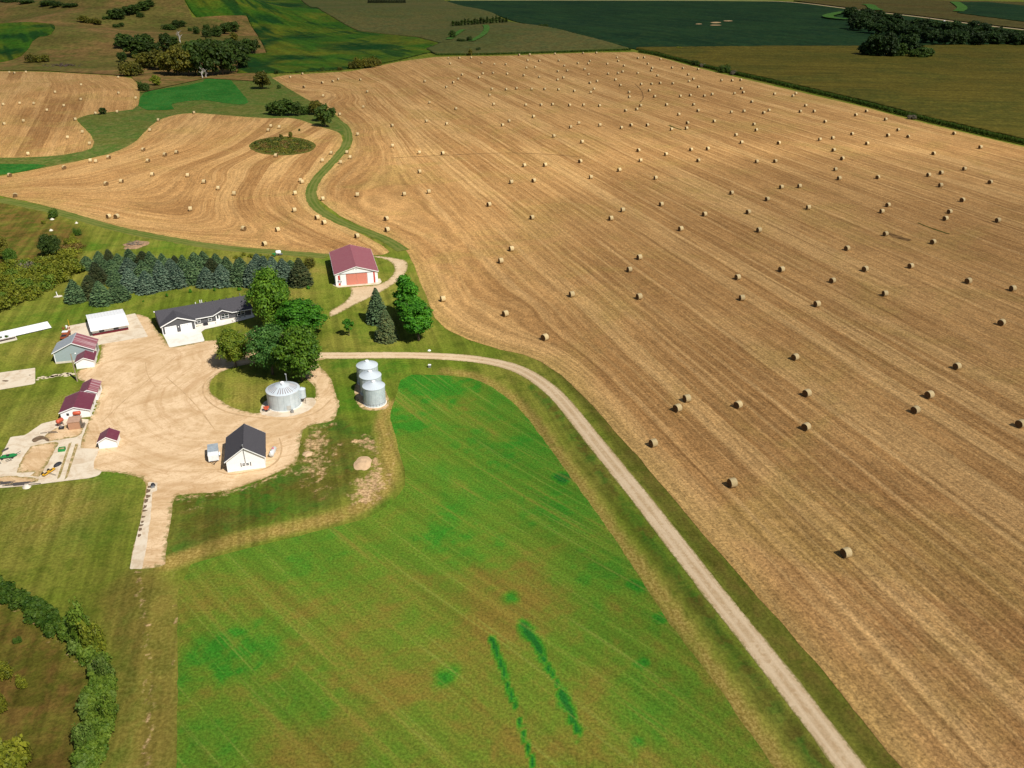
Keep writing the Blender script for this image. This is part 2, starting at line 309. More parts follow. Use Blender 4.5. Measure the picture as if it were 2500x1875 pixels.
def stubble_mat(name, band=9.0, shift=0.0, thin=1.0, dark=.55):
    b = NB(name); P = b.POS(); X = b.SEP(P); u, sd = b.ATTR('u'), b.ATTR('sd'); u = b.M('ADD', u, b.M('ADD', shift, b.M('MULTIPLY', b.M('SUBTRACT', b.NOISE(P, .05, 2), .5), .9)))
    xs, ys = b.M('MULTIPLY', X[0], .006), b.M('MULTIPLY', X[1], .006)
    cell = b.M('FLOOR', b.M('DIVIDE', b.M('ADD', u, b.M('MULTIPLY', b.M('SUBTRACT', b.NOISE(P, .5, 2), .5), .8)), band * .62)); wide = b.NOISE(b.XYZ(b.M('MULTIPLY', cell, 3.37), b.M('MULTIPLY', xs, .6), b.M('MULTIPLY', ys, .6)), 1.0, .5, .5); nar = b.NOISE(b.XYZ(b.M('MULTIPLY', u, 4.3 / band), b.M('ADD', xs, 7.0), ys), 1.0, 2, .6)
    fin = b.NOISE(b.XYZ(b.M('MULTIPLY', u, 1.5), b.M('MULTIPLY', xs, 9), b.M('MULTIPLY', ys, 9)), 1.0, 2)
    big = b.NOISE(P, .011, 4, .6, .4); mid = b.NOISE(P, .16, 4, .65, .6); sp = b.NOISE(P, 1.7, 5, .8, .4); sp2 = b.NOISE(P, .45, 3, .7, 1.0)
    col = b.MIX(b.R(big, .38, .62), (.350, .198, .078), (.440, .262, .108))
    col = b.MIX(b.R(wide, .545, .60, 0, dark), col, (.245, .130, .048)); col = b.MIX(b.R(wide, .38, .46, .6, 0), col, (.50, .325, .145))
    col = b.MIX(b.R(nar, .55, .70, 0, .5 * thin), col, (.235, .118, .040)); col = b.MIX(b.R(nar, .30, .40, .6 * thin, 0), col, (.54, .355, .165))
    col = b.MIX(b.R(b.NOISE(P, .022, 4, .65, 1.0), .48, .68, 0, .6), col, (.315, .222, .072))
    col = b.MIX(b.R(mid, .3, .7, .0, .16), col, (.50, .32, .145))
    def line(period, off, wd, c, amt, seed):
        nonlocal col
        t = b.M('ABSOLUTE', b.M('SUBTRACT', b.M('FRACT', b.M('ADD', b.M('DIVIDE', u, period), off)), .5)); m = b.R(t, wd * .4, wd, 1, 0)
        g = b.R(b.NOISE(b.XYZ(b.M('MULTIPLY', b.M('FLOOR', b.M('ADD', b.M('DIVIDE', u, period), off)), 3.7), b.M('MULTIPLY', X[0], .02), b.M('ADD', seed, b.M('MULTIPLY', X[1], .02))), 1.0, 2), .38, .62)
        col = b.MIX(b.M('MULTIPLY', b.M('MULTIPLY', m, g), amt), col, c)
    line(band / 3, .25, .16, (.56, .37, .165), .5 * thin, 21.0); line(band / 3, .62, .22, (.22, .112, .036), .45 * thin, 25.0); line(band, 0.0, .075, (.60, .40, .19), .7 * thin, 0.0); line(band, .16, .045, (.18, .090, .030), .7 * thin, 3.0); line(band * .5, .3, .05, (.58, .38, .17), .4 * thin, 5.0); line(band * 1.7, .1, .035, (.16, .085, .030), .7 * thin, 9.0)
    col = b.MIX(b.R(sd, .5, 7.0, .4, 0), col, (.36, .26, .09))
    col = b.MIX(1.0, col, (1.09, 1.03, .92), 'MULTIPLY')
    k = b.M('MULTIPLY', b.R(sp, .30, .70, .52, 1.42), b.M('MULTIPLY', b.R(fin, .3, .7, .83, 1.14), b.R(sp2, .3, .7, .85, 1.15)))
    col = b.MIX(1.0, col, b.XYZ(k, k, k), 'MULTIPLY'); b.BUMP(b.M('ADD', sp, b.M('MULTIPLY', fin, .5)), .7, .2); b.b.inputs['Specular IOR Level'].default_value = .08
    return b.done(col, .95)
def hay_mat():
    b = NB('hay_regrowth'); P = b.POS(); X = b.SEP(P); u, lu, sd = b.ATTR('u'), b.ATTR('lush'), b.ATTR('sd')
    xs, ys = b.M('MULTIPLY', X[0], .02), b.M('MULTIPLY', X[1], .02)
    st = b.NOISE(b.XYZ(b.M('MULTIPLY', u, .5), xs, ys), 1.0, 3, .6); st2 = b.NOISE(b.XYZ(b.M('MULTIPLY', u, 1.25), b.M('MULTIPLY', xs, 1.6), b.M('MULTIPLY', ys, 1.6)), 1.0, 2)
    big = b.NOISE(P, .045, 5, .62, .6); mid = b.NOISE(P, .3, 4, .65, .5); fin = b.NOISE(P, 2.2, 5, .8)
    f = b.M('ADD', b.M('ADD', b.M('MULTIPLY', big, .8), b.M('MULTIPLY', mid, .36)), b.M('MULTIPLY', lu, .55))
    col = b.MIX(b.R(f, .42, .74), (.168, .125, .022), (.095, .160, .015)); col = b.MIX(b.R(f, .66, 1.05), col, (.034, .165, .012))
    col = b.MIX(b.R(lu, .9, 1.4, 0, .85), col, (.010, .095, .014))
    col = b.MIX(b.R(st, .55, .72, 0, .5), col, (.19, .145, .028)); col = b.MIX(b.R(st2, .56, .74, 0, .45), col, (.19, .22, .04))
    k = b.M('MULTIPLY', b.R(fin, .3, .7, .6, 1.52), b.R(st, .3, .6, .9, 1.12)); col = b.MIX(1.0, col, b.XYZ(k, k, k), 'MULTIPLY'); b.BUMP(fin, .8, .25)
    b.b.inputs['Specular IOR Level'].default_value = .05; return b.done(col, .95)
def gravel_mat(name, c1, c2, c3, tracks=0.0, grass=True, arcs=()):
    b = NB(name); P = b.POS(); n1 = b.NOISE(P, .09, 4, .65, 1.2); n2 = b.NOISE(P, .55, 4, .65, 2.0); n3 = b.NOISE(P, 3.5, 3, .7)
    col = b.MIX(b.R(n1, .35, .65), c1, c2); col = b.MIX(b.R(n2, .45, .75, 0, .75), col, c3)
    k = b.M('ADD', .78, b.M('MULTIPLY', n3, .44)); 
    if tracks:
        cr = b.M('ABSOLUTE', b.ATTR('cross')); al = b.M('MULTIPLY', b.ATTR('along'), .05); n = b.NOISE(b.XYZ(b.M('MULTIPLY', b.ATTR('cross'), 2.6), al, 0), 1.0, 3)
        col = b.MIX(b.R(n, .48, .66, 0, .5), col, c3); col = b.MIX(b.R(b.M('ABSOLUTE', b.M('SUBTRACT', cr, .95)), .1, .5, .75, 0), col, c2); col = b.MIX(b.M('MULTIPLY', b.R(cr, .15, .5, .6, 0), b.R(n2, .35, .6)), col, c3)
        e = b.M('ADD', cr, b.M('MULTIPLY', b.M('SUBTRACT', b.NOISE(P, 1.3, 4, .7), .5), 1.5)); col = b.MIX(b.R(e, tracks * .80, tracks * .98, 0, .8), col, (.20, .175, .045))
    elif grass:
        e = b.M('ADD', b.ATTR('sd'), b.M('MULTIPLY', b.M('SUBTRACT', b.NOISE(P, .8, 5, .7), .5), 5.0)); col = b.MIX(b.R(e, .0, .9, .85, 0), col, (.17, .15, .035))
    for (cx_, cy_), fr, am in arcs:
        X = b.SEP(P); dx, dy = b.M('SUBTRACT', X[0], cx_), b.M('SUBTRACT', X[1], cy_); d = b.M('SQRT', b.M('ADD', b.M('MULTIPLY', dx, dx), b.M('MULTIPLY', dy, dy))); d = b.M('ADD', d, b.M('MULTIPLY', b.NOISE(P, .06, 2), 5.0))
        n = b.NOISE(b.XYZ(b.M('MULTIPLY', d, fr), b.M('MULTIPLY', X[0], .03), b.M('MULTIPLY', X[1], .03)), 1.0, 4, .65); col = b.MIX(b.R(n, .52, .64, 0, am), col, c3); col = b.MIX(b.R(n, .36, .46, am, 0), col, c2)
    col = b.MIX(1.0, col, b.XYZ(k, k, k), 'MULTIPLY'); b.BUMP(n2, .35, .12); b.b.inputs['Specular IOR Level'].default_value = .1; return b.done(col, .95)
def concrete_mat(name, c, c2, dirt=.5):
    b = NB(name); P = b.POS(); n1 = b.NOISE(P, .35, 4, .65, .8); n2 = b.NOISE(P, 2.5, 4, .7); col = b.MIX(b.R(n1, .42, .68, 0, dirt), c, c2); k = b.M('ADD', .88, b.M('MULTIPLY', n2, .24))
    return b.done(b.MIX(1.0, col, b.XYZ(k, k, k), 'MULTIPLY'), .85)
HZ = lambda P: np.array(smooth(list(G(P)[:, :2]), 2))
def xs_grid(lo, hi, step, far, gr):
    a = list(np.arange(lo, hi + step, step)); s = step; L = [a[0]]; Rr = [a[-1]]
    while L[-1] > -far: s *= gr; L.append(L[-1] - s)
    s = step
    while Rr[-1] < far: s *= gr; Rr.append(Rr[-1] + s)
    return np.array(L[:0:-1] + a + Rr[1:])
gx = xs_grid(-160, 80, 1.5, 16000, 1.07); gy = np.r_[-3000, -1000, -300, -60, 20, 50, np.arange(70, 345, 1.5)]; s = 1.5; ex = []; y = 345.0
while y < 20000: ex.append(y); y += s; s *= 1.025
gy = np.r_[gy, ex]
GXX, GYY = np.meshgrid(gx, gy); shp = GXX.shape; at = {k: np.zeros(shp) for k in ('lush', 'dry', 'weed', 'bare', 'brown')}; near = (GYY < 420) & (GYY > 60) & (abs(GXX) < 260)
NXX, NYY = GXX[near], GYY[near]; sof = lambda d, w: np.clip(d / w, 0, 1) ** 2 * (3 - 2 * np.clip(d / w, 0, 1))
def paint_poly(k, poly, amt, soft=3.0):
    P = HZ(poly + [poly[0]]); d = sdist(NXX, NYY, P) + 2.5 * fbm(NXX / 6, NYY / 6, 3); at[k][near] = np.maximum(at[k][near], amt * sof(d + soft / 2, soft))
def paint_line(k, line, width, amt):
    d = segdist(NXX, NYY, HZ(line), False); at[k][near] = np.maximum(at[k][near], amt * sof(width - d + .4 * fbm(NXX / 3, NYY / 3, 7), width * .7))
def paint_spot(k, px, py, r, amt, arr=None, X=None, Y=None):
    c = g1(px, py); X_, Y_ = (NXX, NYY) if X is None else (X, Y); v = amt * np.exp(-((X_ - c.x) ** 2 + (Y_ - c.y) ** 2) / (r * r) + 2.4 * fbm(X_ / 2.2, Y_ / 2.2, 11))
    if arr is None: at[k][near] = np.maximum(at[k][near], np.minimum(v, amt))
    else: return np.maximum(arr, np.minimum(v, amt))
BERM = [(408, 1378), (500, 1340), (600, 1310), (700, 1290), (800, 1268), (880, 1240), (935, 1200), (955, 1140), (945, 1075), (930, 1030), (960, 985)]
WEEDS = [(426, 1212), (408, 1330), (405, 1372), (440, 1355), (560, 1300), (700, 1265), (800, 1242), (860, 1195), (880, 1120), (880, 1060), (850, 1020), (820, 1018), (746, 1040), (732, 1110), (694, 1150), (608, 1186), (540, 1208)]
paint_poly('weed', WEEDS, .8, 4); paint_poly('lush', [(560, 1208), (660, 1178), (720, 1150), (750, 1200), (790, 1235), (690, 1255), (560, 1290), (470, 1320), (430, 1300), (440, 1220)], .85, 5); paint_spot('lush', 880, 1060, 6, .7); paint_spot('lush', 600, 1240, 9, .6); paint_spot('lush', 930, 1230, 4, .7); paint_spot('lush', 700, 1225, 8, .5)
paint_spot('bare', 780, 1090, 7, .55); paint_spot('bare', 765, 1150, 6, .5); paint_spot('bare', 800, 1200, 4, .45); paint_spot('bare', 895, 1085, 4.5, .62); paint_spot('bare', 905, 1175, 5, .6); paint_spot('bare', 885, 1215, 4.5, .66); paint_spot('bare', 470, 1240, 4, .35)
paint_poly('bare', [(880, 1060), (905, 1065), (925, 1090), (935, 1150), (935, 1190), (905, 1235), (875, 1215), (870, 1190), (900, 1175), (905, 1120)], .62, 3); paint_poly('bare', [(750, 1045), (810, 1036), (800, 1100), (792, 1160), (745, 1170), (733, 1110)], .47, 4)
paint_line('dry', BERM, 3.2, .95); paint_line('bare', [(945, 1190), (965, 1140), (955, 1075), (945, 1045)], 1.0, .4)
paint_line('dry', [(1090, 905), (1170, 920), (1235, 960), (1293, 1010), (1344, 1083), (1423, 1195), (1500, 1305), (1554, 1375), (1645, 1500), (1735, 1632), (1807, 1737), (1898, 1860), (1990, 2000)], 2.6, .9)
paint_line('weed', [(1300, 945), (1360, 1005), (1450, 1130), (1550, 1265), (1680, 1440), (1800, 1600), (1900, 1740), (2010, 1890)], 2.2, .75)
paint_line('weed', [(1340, 890), (1440, 985), (1560, 1140), (1690, 1310), (1800, 1440), (1930, 1590), (2050, 1730), (2190, 1890)], 2.2, .45); paint_line('brown', [(1340, 884), (1440, 980), (1560, 1135), (1690, 1305), (1800, 1435), (1930, 1585), (2050, 1725), (2190, 1885)], 2.6, .7)
paint_poly('dry', [(317, 1394), (434, 1390), (436, 1640), (432, 1900), (260, 1900), (290, 1700), (285, 1560), (240, 1450)], .38, 4); paint_poly('brown', [(317, 1394), (434, 1390), (436, 1640), (432, 1900), (260, 1900), (290, 1700), (285, 1560), (200, 1470)], .5, 4)
paint_line('bare', [(335, 1392), (350, 1480), (358, 1560), (360, 1640), (366, 1760), (352, 1890)], 1.5, .46); paint_line('bare', [(425, 1392), (428, 1540), (425, 1640)], .8, .42); paint_line('lush', [(300, 1500), (318, 1640), (322, 1740), (290, 1890)], 1.2, .7)
paint_poly('brown', [(-60, 1440), (60, 1480), (150, 1560), (230, 1640), (205, 1720), (200, 1950), (-60, 1950)], 1.0, 5); paint_poly('brown', [(0, 1180), (250, 1175), (330, 1240), (310, 1400), (250, 1480), (160, 1520), (60, 1450), (-80, 1420), (-80, 1190)], .16, 8); paint_line('bare', [(360, 1172), (300, 1156), (262, 1150)], 1.2, .4); paint_line('bare', [(428, 1214), (480, 1212), (545, 1207), (612, 1188), (660, 1170), (705, 1148), (738, 1115)], 2.2, .43); paint_line('bare', [(822, 1035), (780, 1042), (748, 1045)], 2.0, .45); paint_spot('brown', 800, 1100, 9, .8);  paint_spot('brown', 500, 1270, 9, .7); paint_spot('brown', 780, 1180, 8, .8)
paint_line('bare', [(-20, 1474), (60, 1500), (110, 1545), (160, 1600), (225, 1630)], 1.0, .46)
paint_poly('brown', [(-150, 470), (20, 495), (90, 512), (190, 550), (218, 575), (190, 640), (100, 700), (-150, 790)], .95, 8)
for px, py, r, a in [(20, 1200, 9, .5), (250, 1180, 7, .8), (210, 1290, 8, .5), (950, 900, 6, .8), (850, 890, 6, .7), (840, 980, 7, .8), (900, 960, 5, .5), (640, 640, 9, .4), (300, 800, 6, .4), (180, 770, 12, .5), (80, 770, 9, .4), (230, 600, 7, .7), (420, 595, 9, .5), (820, 640, 7, .6), (100, 1010, 7, .7), (1000, 630, 6, .3), (900, 810, 6, .4)]: paint_spot('lush', px, py, r, a)
for px, py, r, a in [(130, 1010, 9, .6), (330, 640, 8, .5), (600, 640, 10, .5), (120, 1250, 9, .7), (70, 1220, 8, .6), (170, 1200, 6, .6), (700, 620, 10, .5), (110, 850, 7, .5), (590, 960, 8, .4), (290, 680, 9, .4), (760, 660, 7, .6), (690, 720, 9, .4)]: paint_spot('dry', px, py, r, a)
ca, sa = math.cos(math.radians(14.2)), math.sin(math.radians(14.2)); at['mow'] = GXX * ca + GYY * sa; at['mow'] = np.where((GYY < 175) & (GXX > -30), GXX * .94 + GYY * .33, at['mow'])
Zg = H(GXX, GYY); nx = len(gx); iy, ix = np.meshgrid(np.arange(len(gy) - 1), np.arange(nx - 1), indexing='ij'); a = (iy * nx + ix).ravel()
LAWN = lawn_mat()
tag(link('ground', mesh('ground', np.stack([GXX.ravel(), GYY.ravel(), Zg.ravel()], 1), np.stack([a, a + 1, a + 1 + nx, a + nx], 1).tolist(), [LAWN], None, True, {k: v.ravel() for k, v in at.items()})),
    'yellow green mown grass and open ground around the farmstead', 'ground', None, 'structure')
# ------------------------------------------------------------------ row coordinates of the stubble fields
NRM = np.array([1.12, .377]) / math.hypot(1.12, .377)
def tps_from(guides, step=14.0, lam=.02):
    pts, val = [], []
    for uu, line in guides:
        P = HZ(line) if len(line) > 2 else G(line)[:, :2]; d = np.r_[0, np.cumsum(np.hypot(*np.diff(P, axis=0).T))]; n = max(2, int(d[-1] / step)); s_ = np.linspace(0, d[-1], n)
        for x, y in zip(np.interp(s_, d, P[:, 0]), np.interp(s_, d, P[:, 1])): pts.append((x, y)); val.append(x * NRM[0] + y * NRM[1] if uu is None else uu)
    return TPS(pts, val, lam)
S_EAST = [(664, 190), (701, 214), (756, 246), (820, 281), (843, 303), (855, 320), (862, 342), (855, 361), (831, 387), (802, 416), (779, 445), (771, 468), (776, 485), (797, 502), (831, 528), (889, 555), (947, 578), (988, 604), (996, 618), (1005, 638), (1010, 645), (1026, 690), (1047, 738), (1060, 774), (1087, 803), (1144, 830), (1220, 854), (1278, 866), (1321, 883), (1376, 920), (1440, 985), (1540, 1095), (1714, 1300), (1862, 1472), (1999, 1624), (2209, 1885)]
ub = float(np.dot(G([(1714, 1300)])[0][:2], NRM))
vp = np.array([440., -150.])
def toward(p, y): t = (y - p[1]) / (vp[1] - p[1]); return (p[0] + t * (vp[0] - p[0]), y)
guides = [(ub, S_EAST[:28]), (None, [S_EAST[30], S_EAST[33], S_EAST[35]])]
for p, y in [((1420, 900), 760), ((1650, 1080), 330), ((1900, 1150), 250), ((2300, 1400), 200), ((2500, 1100), 160), ((2500, 760), 150), ((2500, 520), 145), ((2700, 1900), 900)]: guides.append((None, [p, toward(p, y)]))
guides += [(ub + 9, [(860, 210), (935, 290), (960, 340), (955, 390), (900, 450), (870, 500), (890, 530), (960, 560), (1060, 620), (1090, 700), (1150, 780), (1250, 825)])]
U_MAIN = tps_from(guides, 16, .05)
U_LEFT = tps_from([(0, [(836, 335), (800, 398), (752, 470), (785, 523), (889, 575), (950, 612)]), (12, [(735, 385), (680, 450), (669, 473), (684, 508), (762, 560), (850, 600)]), (28, [(620, 400), (564, 490), (596, 542), (700, 590), (800, 615)]), (38, [(560, 440), (509, 496), (524, 542)]), (48, [(492, 417), (451, 496), (460, 525)]), (72, [(202, 462), (330, 420), (450, 385), (535, 356), (600, 300)]), (100, [(0, 440), (130, 408), (278, 376), (350, 330), (405, 290)]), (30, [(60, 490), (174, 519), (300, 550)]), (22, [(300, 556), (405, 577), (560, 600), (700, 608)])], 12)
U_UP = tps_from([(0, [(116, 203), (29, 356)]), (-22, [(49, 200), (-40, 330)]), (26, [(170, 190), (190, 210), (205, 225), (188, 266), (160, 330)]), (52, [(250, 195), (289, 212), (290, 240), (281, 268)]), (-60, [(-60, 190), (-200, 300)])], 14)
MAIN = S_EAST + [(2300, 2000), (2900, 2300), (3300, 1500), (3000, 490), (2500, 359), (2222, 292), (2115, 263), (1860, 203), (1749, 177), (1602, 137), (1547, 127), (1422, 129), (1240, 136), (1141, 137), (1063, 139), (976, 150), (918, 162), (855, 174), (700, 183)]
o = sheet('stubble_field', MAIN, 2.0, .05, [stubble_mat('stubble', 11.0, 0, .58, .42)], (.35, 5), {'u': U_MAIN}, 0); tag(o, 'huge tan stubble field striped with harvest rows and dotted with bales', 'field', None, 'structure')
LEFTF = [(0, 431), (72, 417), (130, 405), (217, 388), (278, 373), (327, 350), (350, 327), (370, 304), (405, 285), (463, 275), (521, 279), (600, 286), (658, 289), (716, 287), (774, 307), (826, 322), (838, 336), (829, 367), (797, 401), (768, 433), (750, 459), (746, 479), (756, 500), (785, 523), (831, 547), (889, 575), (955, 612), (940, 623), (913, 623), (798, 620), (676, 610), (563, 601), (450, 586), (405, 577), (289, 554), (174, 519), (87, 496), (0, 478), (-220, 440), (-220, 455)]
o = sheet('stubble_field', LEFTF, 1.6, .06, [stubble_mat('contour_stubble', 13.0, 3.0, .35, .7)], (.5, 6), {'u': U_LEFT}, 1); tag(o, 'tan stubble field with curving rows around a grassy mound', 'field', None, 'structure')
UPF = [(0, 174), (116, 175), (231, 182), (318, 188), (335, 203), (343, 229), (336, 266), (289, 272), (231, 278), (197, 285), (185, 292), (203, 310), (223, 330), (231, 353), (217, 367), (145, 380), (58, 385), (0, 385), (-260, 380), (-260, 170)]
o = sheet('stubble_field', UPF, 2.0, .06, [stubble_mat('far_stubble', 20.0, 8.0, .3, .9)], (.5, 6), {'u': U_UP}, 1); tag(o, 'tan stubble field with broad brown bands beyond the green hollow', 'field', None, 'structure')
HAY = [(981, 914), (1076, 916), (1133, 920), (1166, 928), (1212, 950), (1279, 1007), (1333, 1083), (1405, 1181), (1500, 1314), (1572, 1427), (1652, 1546), (1753, 1673), (1807, 1756), (1891, 1875), (2020, 2060), (1500, 2160), (425, 2080), (433, 1875), (434, 1630), (434, 1387), (560, 1350), (700, 1315), (808, 1289), (899, 1264), (953, 1231), (986, 1195), (991, 1156), (975, 1101), (960, 1047), (950, 1018), (965, 970)]
HP = G([(989, 1210), (1206, 1380)])[:, :2]; hd = (HP[1] - HP[0]) / np.linalg.norm(HP[1] - HP[0]); HN = np.array([-hd[1], hd[0]])
U_HAY = lambda x, y: x * HN[0] + y * HN[1] + 3.0 * np.sin((x * hd[0] + y * hd[1]) / 30)
def hay_lush(X, Y):
    L = .62 * np.clip((Y - 120) / 50, -.70, .62) + .25 * fbm(X / 14, Y / 22, 4)
    for px, py, r, a in [(1000, 925, 9, .95), (1080, 950, 12, .8), (970, 1030, 8, .8), (1180, 1080, 12, .7), (1371, 1168, 2.6, 1.5), (1385, 1120, 3, .8), (1160, 1350, 8, .5), (1100, 1290, 8, .6), (1200, 1000, 14, .5), (1340, 1240, 9, .6), (1480, 1390, 9, .4),
                         (1553, 1432, 1.8, 1.3), (1612, 1508, 1.3, 1.1), (1565, 1618, 1.5, 1.2), (1555, 1815, 1.3, 1.1), (1088, 1650, 1.8, 1.1), (1250, 1460, 1.5, 1.1), (560, 1590, 7, .8), (460, 1630, 6, .6), (640, 1560, 6, .6), (700, 1700, 8, .4), (1500, 1560, 10, .4), (1620, 1700, 10, .4), (500, 1800, 7, .4), (760, 1380, 8, .35)]: L = paint_spot(None, px, py, r, a, L, X, Y)
    for line, w in (([(1278, 1525), (1300, 1560), (1320, 1590), (1345, 1640), (1370, 1690), (1395, 1745), (1414, 1800)], .62), ([(1200, 1560), (1216, 1600), (1238, 1670), (1256, 1720), (1278, 1790), (1302, 1870)], .36)):
        d = segdist(X, Y, HZ(line), False); ww = w * (1.25 + 4.2 * fbm(X / 4.5, Y / 4.5, 17) + 1.5 * fbm(X / 1.2, Y / 1.2, 18)); v = 1.6 * np.clip(1.3 - d / np.maximum(ww, .05), 0, 1); L = np.maximum(L, v)
    return L
o = sheet('hay_field', HAY, .6, .004, [hay_mat()], (.25, 3), {'u': U_HAY, 'lush': hay_lush}, 1); tag(o, 'green and brown hay field with faint mowing lines inside the road bend', 'field', None, 'structure')
# green hollows and rough ground
GRN = crop('green_hollow', (.018, .115, .014), (.035, .150, .022), (.060, .140, .020), 0, 0, .03, .8)
for P, lab in [([(343, 229), (376, 220), (492, 203), (503, 191), (558, 190), (582, 217), (610, 249), (593, 257), (550, 252), (492, 243), (420, 252), (420, 260), (428, 269), (336, 269)], 'vivid green patch of crop between the stubble fields below the woods'), ([(-250, 398), (0, 401), (122, 401), (87, 414), (0, 428), (-250, 455)], 'narrow vivid green strip at the left edge beside the stubble')]:
    tag(sheet('green_field', P, 1.6, .16, [GRN], (.6, 8), None, 1), lab, 'field', None, 'structure')
ROUGH = crop('rough_hollow', (.105, .120, .022), (.075, .125, .020), (.19, .165, .05), 0, 0, .03, .7)
tag(sheet('grass_hollow', [(197, 284), (231, 277), (330, 268), (338, 232), (343, 222), (500, 188), (560, 184), (650, 180), (668, 190), (756, 246), (825, 285), (850, 318), (838, 335), (774, 309), (716, 288), (658, 290), (600, 287), (521, 280), (463, 276), (405, 286), (370, 305), (350, 328), (327, 351), (278, 374), (217, 389), (130, 406), (72, 418), (0, 402), (-260, 400), (-260, 380), (0, 384), (58, 384), (145, 379), (217, 366), (231, 352), (223, 329), (203, 309), (185, 291)], 1.8, .035, [ROUGH], (.5, 8), None, 1), 'rough green grassy hollow winding between the stubble fields', 'grass', None, 'structure')
MND = crop('mound_grass', (.085, .090, .016), (.120, .100, .022), (.045, .075, .012), 0, 0, .06, .9)
tag(sheet('grass_mound', [(690 + 82 * math.cos(t), 357 + 23 * math.sin(t)) for t in np.linspace(0, 6.28, 22)[:-1]], .9, .11, [MND], (.7, 4), None, 1), 'dark grassy mound left unmown in the contour stubble field', 'mound', None, 'structure')
STRIP = gravel_mat('track_grass', (.095, .130, .018), (.165, .170, .040), (.060, .110, .012), 2.9)
tag(ribbon('grass_track', [(985, 612), (955, 592), (920, 575), (870, 558), (815, 535), (778, 512), (760, 488), (758, 468), (770, 440), (800, 408), (830, 376), (850, 348), (850, 322), (838, 303), (800, 285)], 5.0, .09, STRIP, None, .5, 6), 'green grass track curving between two stubble fields to the red barn', 'track', None, 'structure')
tag(ribbon('grass_track', [(-60, 482), (0, 488), (90, 505), (180, 528), (300, 562), (420, 585), (560, 607), (700, 617), (800, 625)], 6.0, .03, STRIP, None, .8, 6, False, 4), 'long green grass strip along the lower edge of the contour field', 'track', None, 'structure')
# ------------------------------------------------------------------ roads, yard and slabs
GR = dict(c1=(.54, .398, .238), c2=(.64, .492, .318), c3=(.45, .305, .165))
tag(ribbon('gravel_road', [(735, 868), (800, 868), (850, 868), (930, 867), (1047, 868), (1166, 876), (1251, 894), (1300, 918), (1348, 953), (1391, 1000), (1450, 1076), (1540, 1186), (1610, 1275), (1738, 1441), (1852, 1582), (1988, 1756), (2080, 1880), (2260, 2110)], 4.35, .03, gravel_mat('road_gravel', **GR, tracks=2.17), None, .2, 8), 'pale gravel farm road sweeping around the green hay field', 'road', None, 'structure')
DIRT = gravel_mat('yard_dirt', (.55, .380, .210), (.69, .505, .310), (.43, .262, .125), arcs=[(tuple(flat(610, 950)), .8, .45), (tuple(flat(300, 900)), .55, .35)])
DRIVE = [(803, 772), (812, 773), (870, 742), (905, 726), (940, 707), (970, 688), (985, 675), (994, 660), (997, 645), (990, 635), (965, 631), (945, 627), (912, 624), (908, 627), (940, 632), (955, 640), (965, 652), (961, 668), (950, 682), (933, 692), (905, 698), (850, 701), (858, 710), (854, 726), (834, 743), (805, 759)]
tag(sheet('gravel_drive', DRIVE, .7, .016, [gravel_mat('drive_gravel', **GR)], (.25, 2), None, 1), 'gravel drive leading up to and past the red roofed barn', 'drive', None, 'structure')
YARD = [(335, 766), (366, 776), (378, 800), (393, 817), (414, 849), (450, 843), (500, 832), (549, 828), (600, 815), (633, 802), (660, 845), (735, 860), (798, 860), (798, 876), (770, 880), (780, 895), (803, 916), (814, 940), (818, 963), (832, 985), (820, 1008), (816, 1030), (746, 1038), (732, 1071), (730, 1121), (694, 1146), (653, 1166), (608, 1182), (540, 1203), (450, 1207), (426, 1208), (418, 1260), (408, 1324), (405, 1370), (399, 1381), (347, 1390), (317, 1390), (327, 1338), (341, 1280), (355, 1200), (355, 1175), (335, 1162), (271, 1151), (235, 1152), (200, 1140), (192, 1090), (201, 1072), (215, 1027), (228, 1013), (240, 972), (246, 945), (240, 932), (195, 932), (187, 915), (190, 903), (235, 890), (247, 870), (246, 846), (248, 838), (340, 800), (325, 770)]
ISLE = [(608, 889), (558, 899), (525, 916), (510, 940), (513, 958), (540, 981), (586, 1001), (629, 1012), (650, 1000), (700, 1006), (755, 990), (771, 974), (773, 958), (765, 940), (735, 912), (700, 893), (650, 882)]
tag(sheet('farm_yard', YARD, .6, .012, [DIRT], (.35, 2.0), None, 1, holes=[ISLE]), 'bare pale dirt farmyard looping around a grass island', 'yard', None, 'structure')
TR = plain('tyre_dust', (.50, .335, .18), .95, .2, .5, 0, .05)
def track(lab, pts, w=.24, off=.02): tag(ribbon('tyre_track', pts, w, off, TR, None, .1, 2, False, len(lab)), lab, 'track', None, 'structure')
track('curved dark tyre mark across the yard toward the garage', [(355, 885), (358, 910), (368, 930), (380, 945)]); track('long dark tyre mark running down the middle of the yard', [(430, 870), (400, 895), (370, 920), (330, 955), (290, 990), (250, 1030)])
track('tyre mark bending around the grass island edge', [(540, 905), (500, 930), (492, 955), (510, 985), (560, 1010), (640, 1022), (720, 1025), (780, 1005), (808, 975)], .45); track('tyre mark sweeping past the white shop front', [(530, 1150), (560, 1160), (610, 1152), (650, 1145), (680, 1125), (690, 1095), (682, 1070)], .4)
track('faint straight tyre mark crossing the yard by the silos', [(405, 920), (440, 950), (480, 990), (525, 1050)], .3)
CON = concrete_mat('pale_concrete', (.64, .55, .42), (.44, .31, .185), .6); CW = concrete_mat('white_concrete', (.76, .72, .65), (.60, .50, .39), .4)
def slab(name, poly, mat, lab, off=.02, sm=0, wob=(0, 1), cell=.6): return tag(sheet(name, poly, cell, off, [mat], wob, None, sm), lab, 'slab', None, 'structure')
slab('concrete_slab', [(165, 796), (330, 765), (362, 822), (249, 840), (228, 848), (168, 830)], CON, 'pale concrete slab under and around the white low shed', .02)
slab('concrete_slab', [(-60, 918), (86, 898), (86, 937), (-60, 962)], CON, 'bare concrete slab lying in the grass at the left edge', .02)
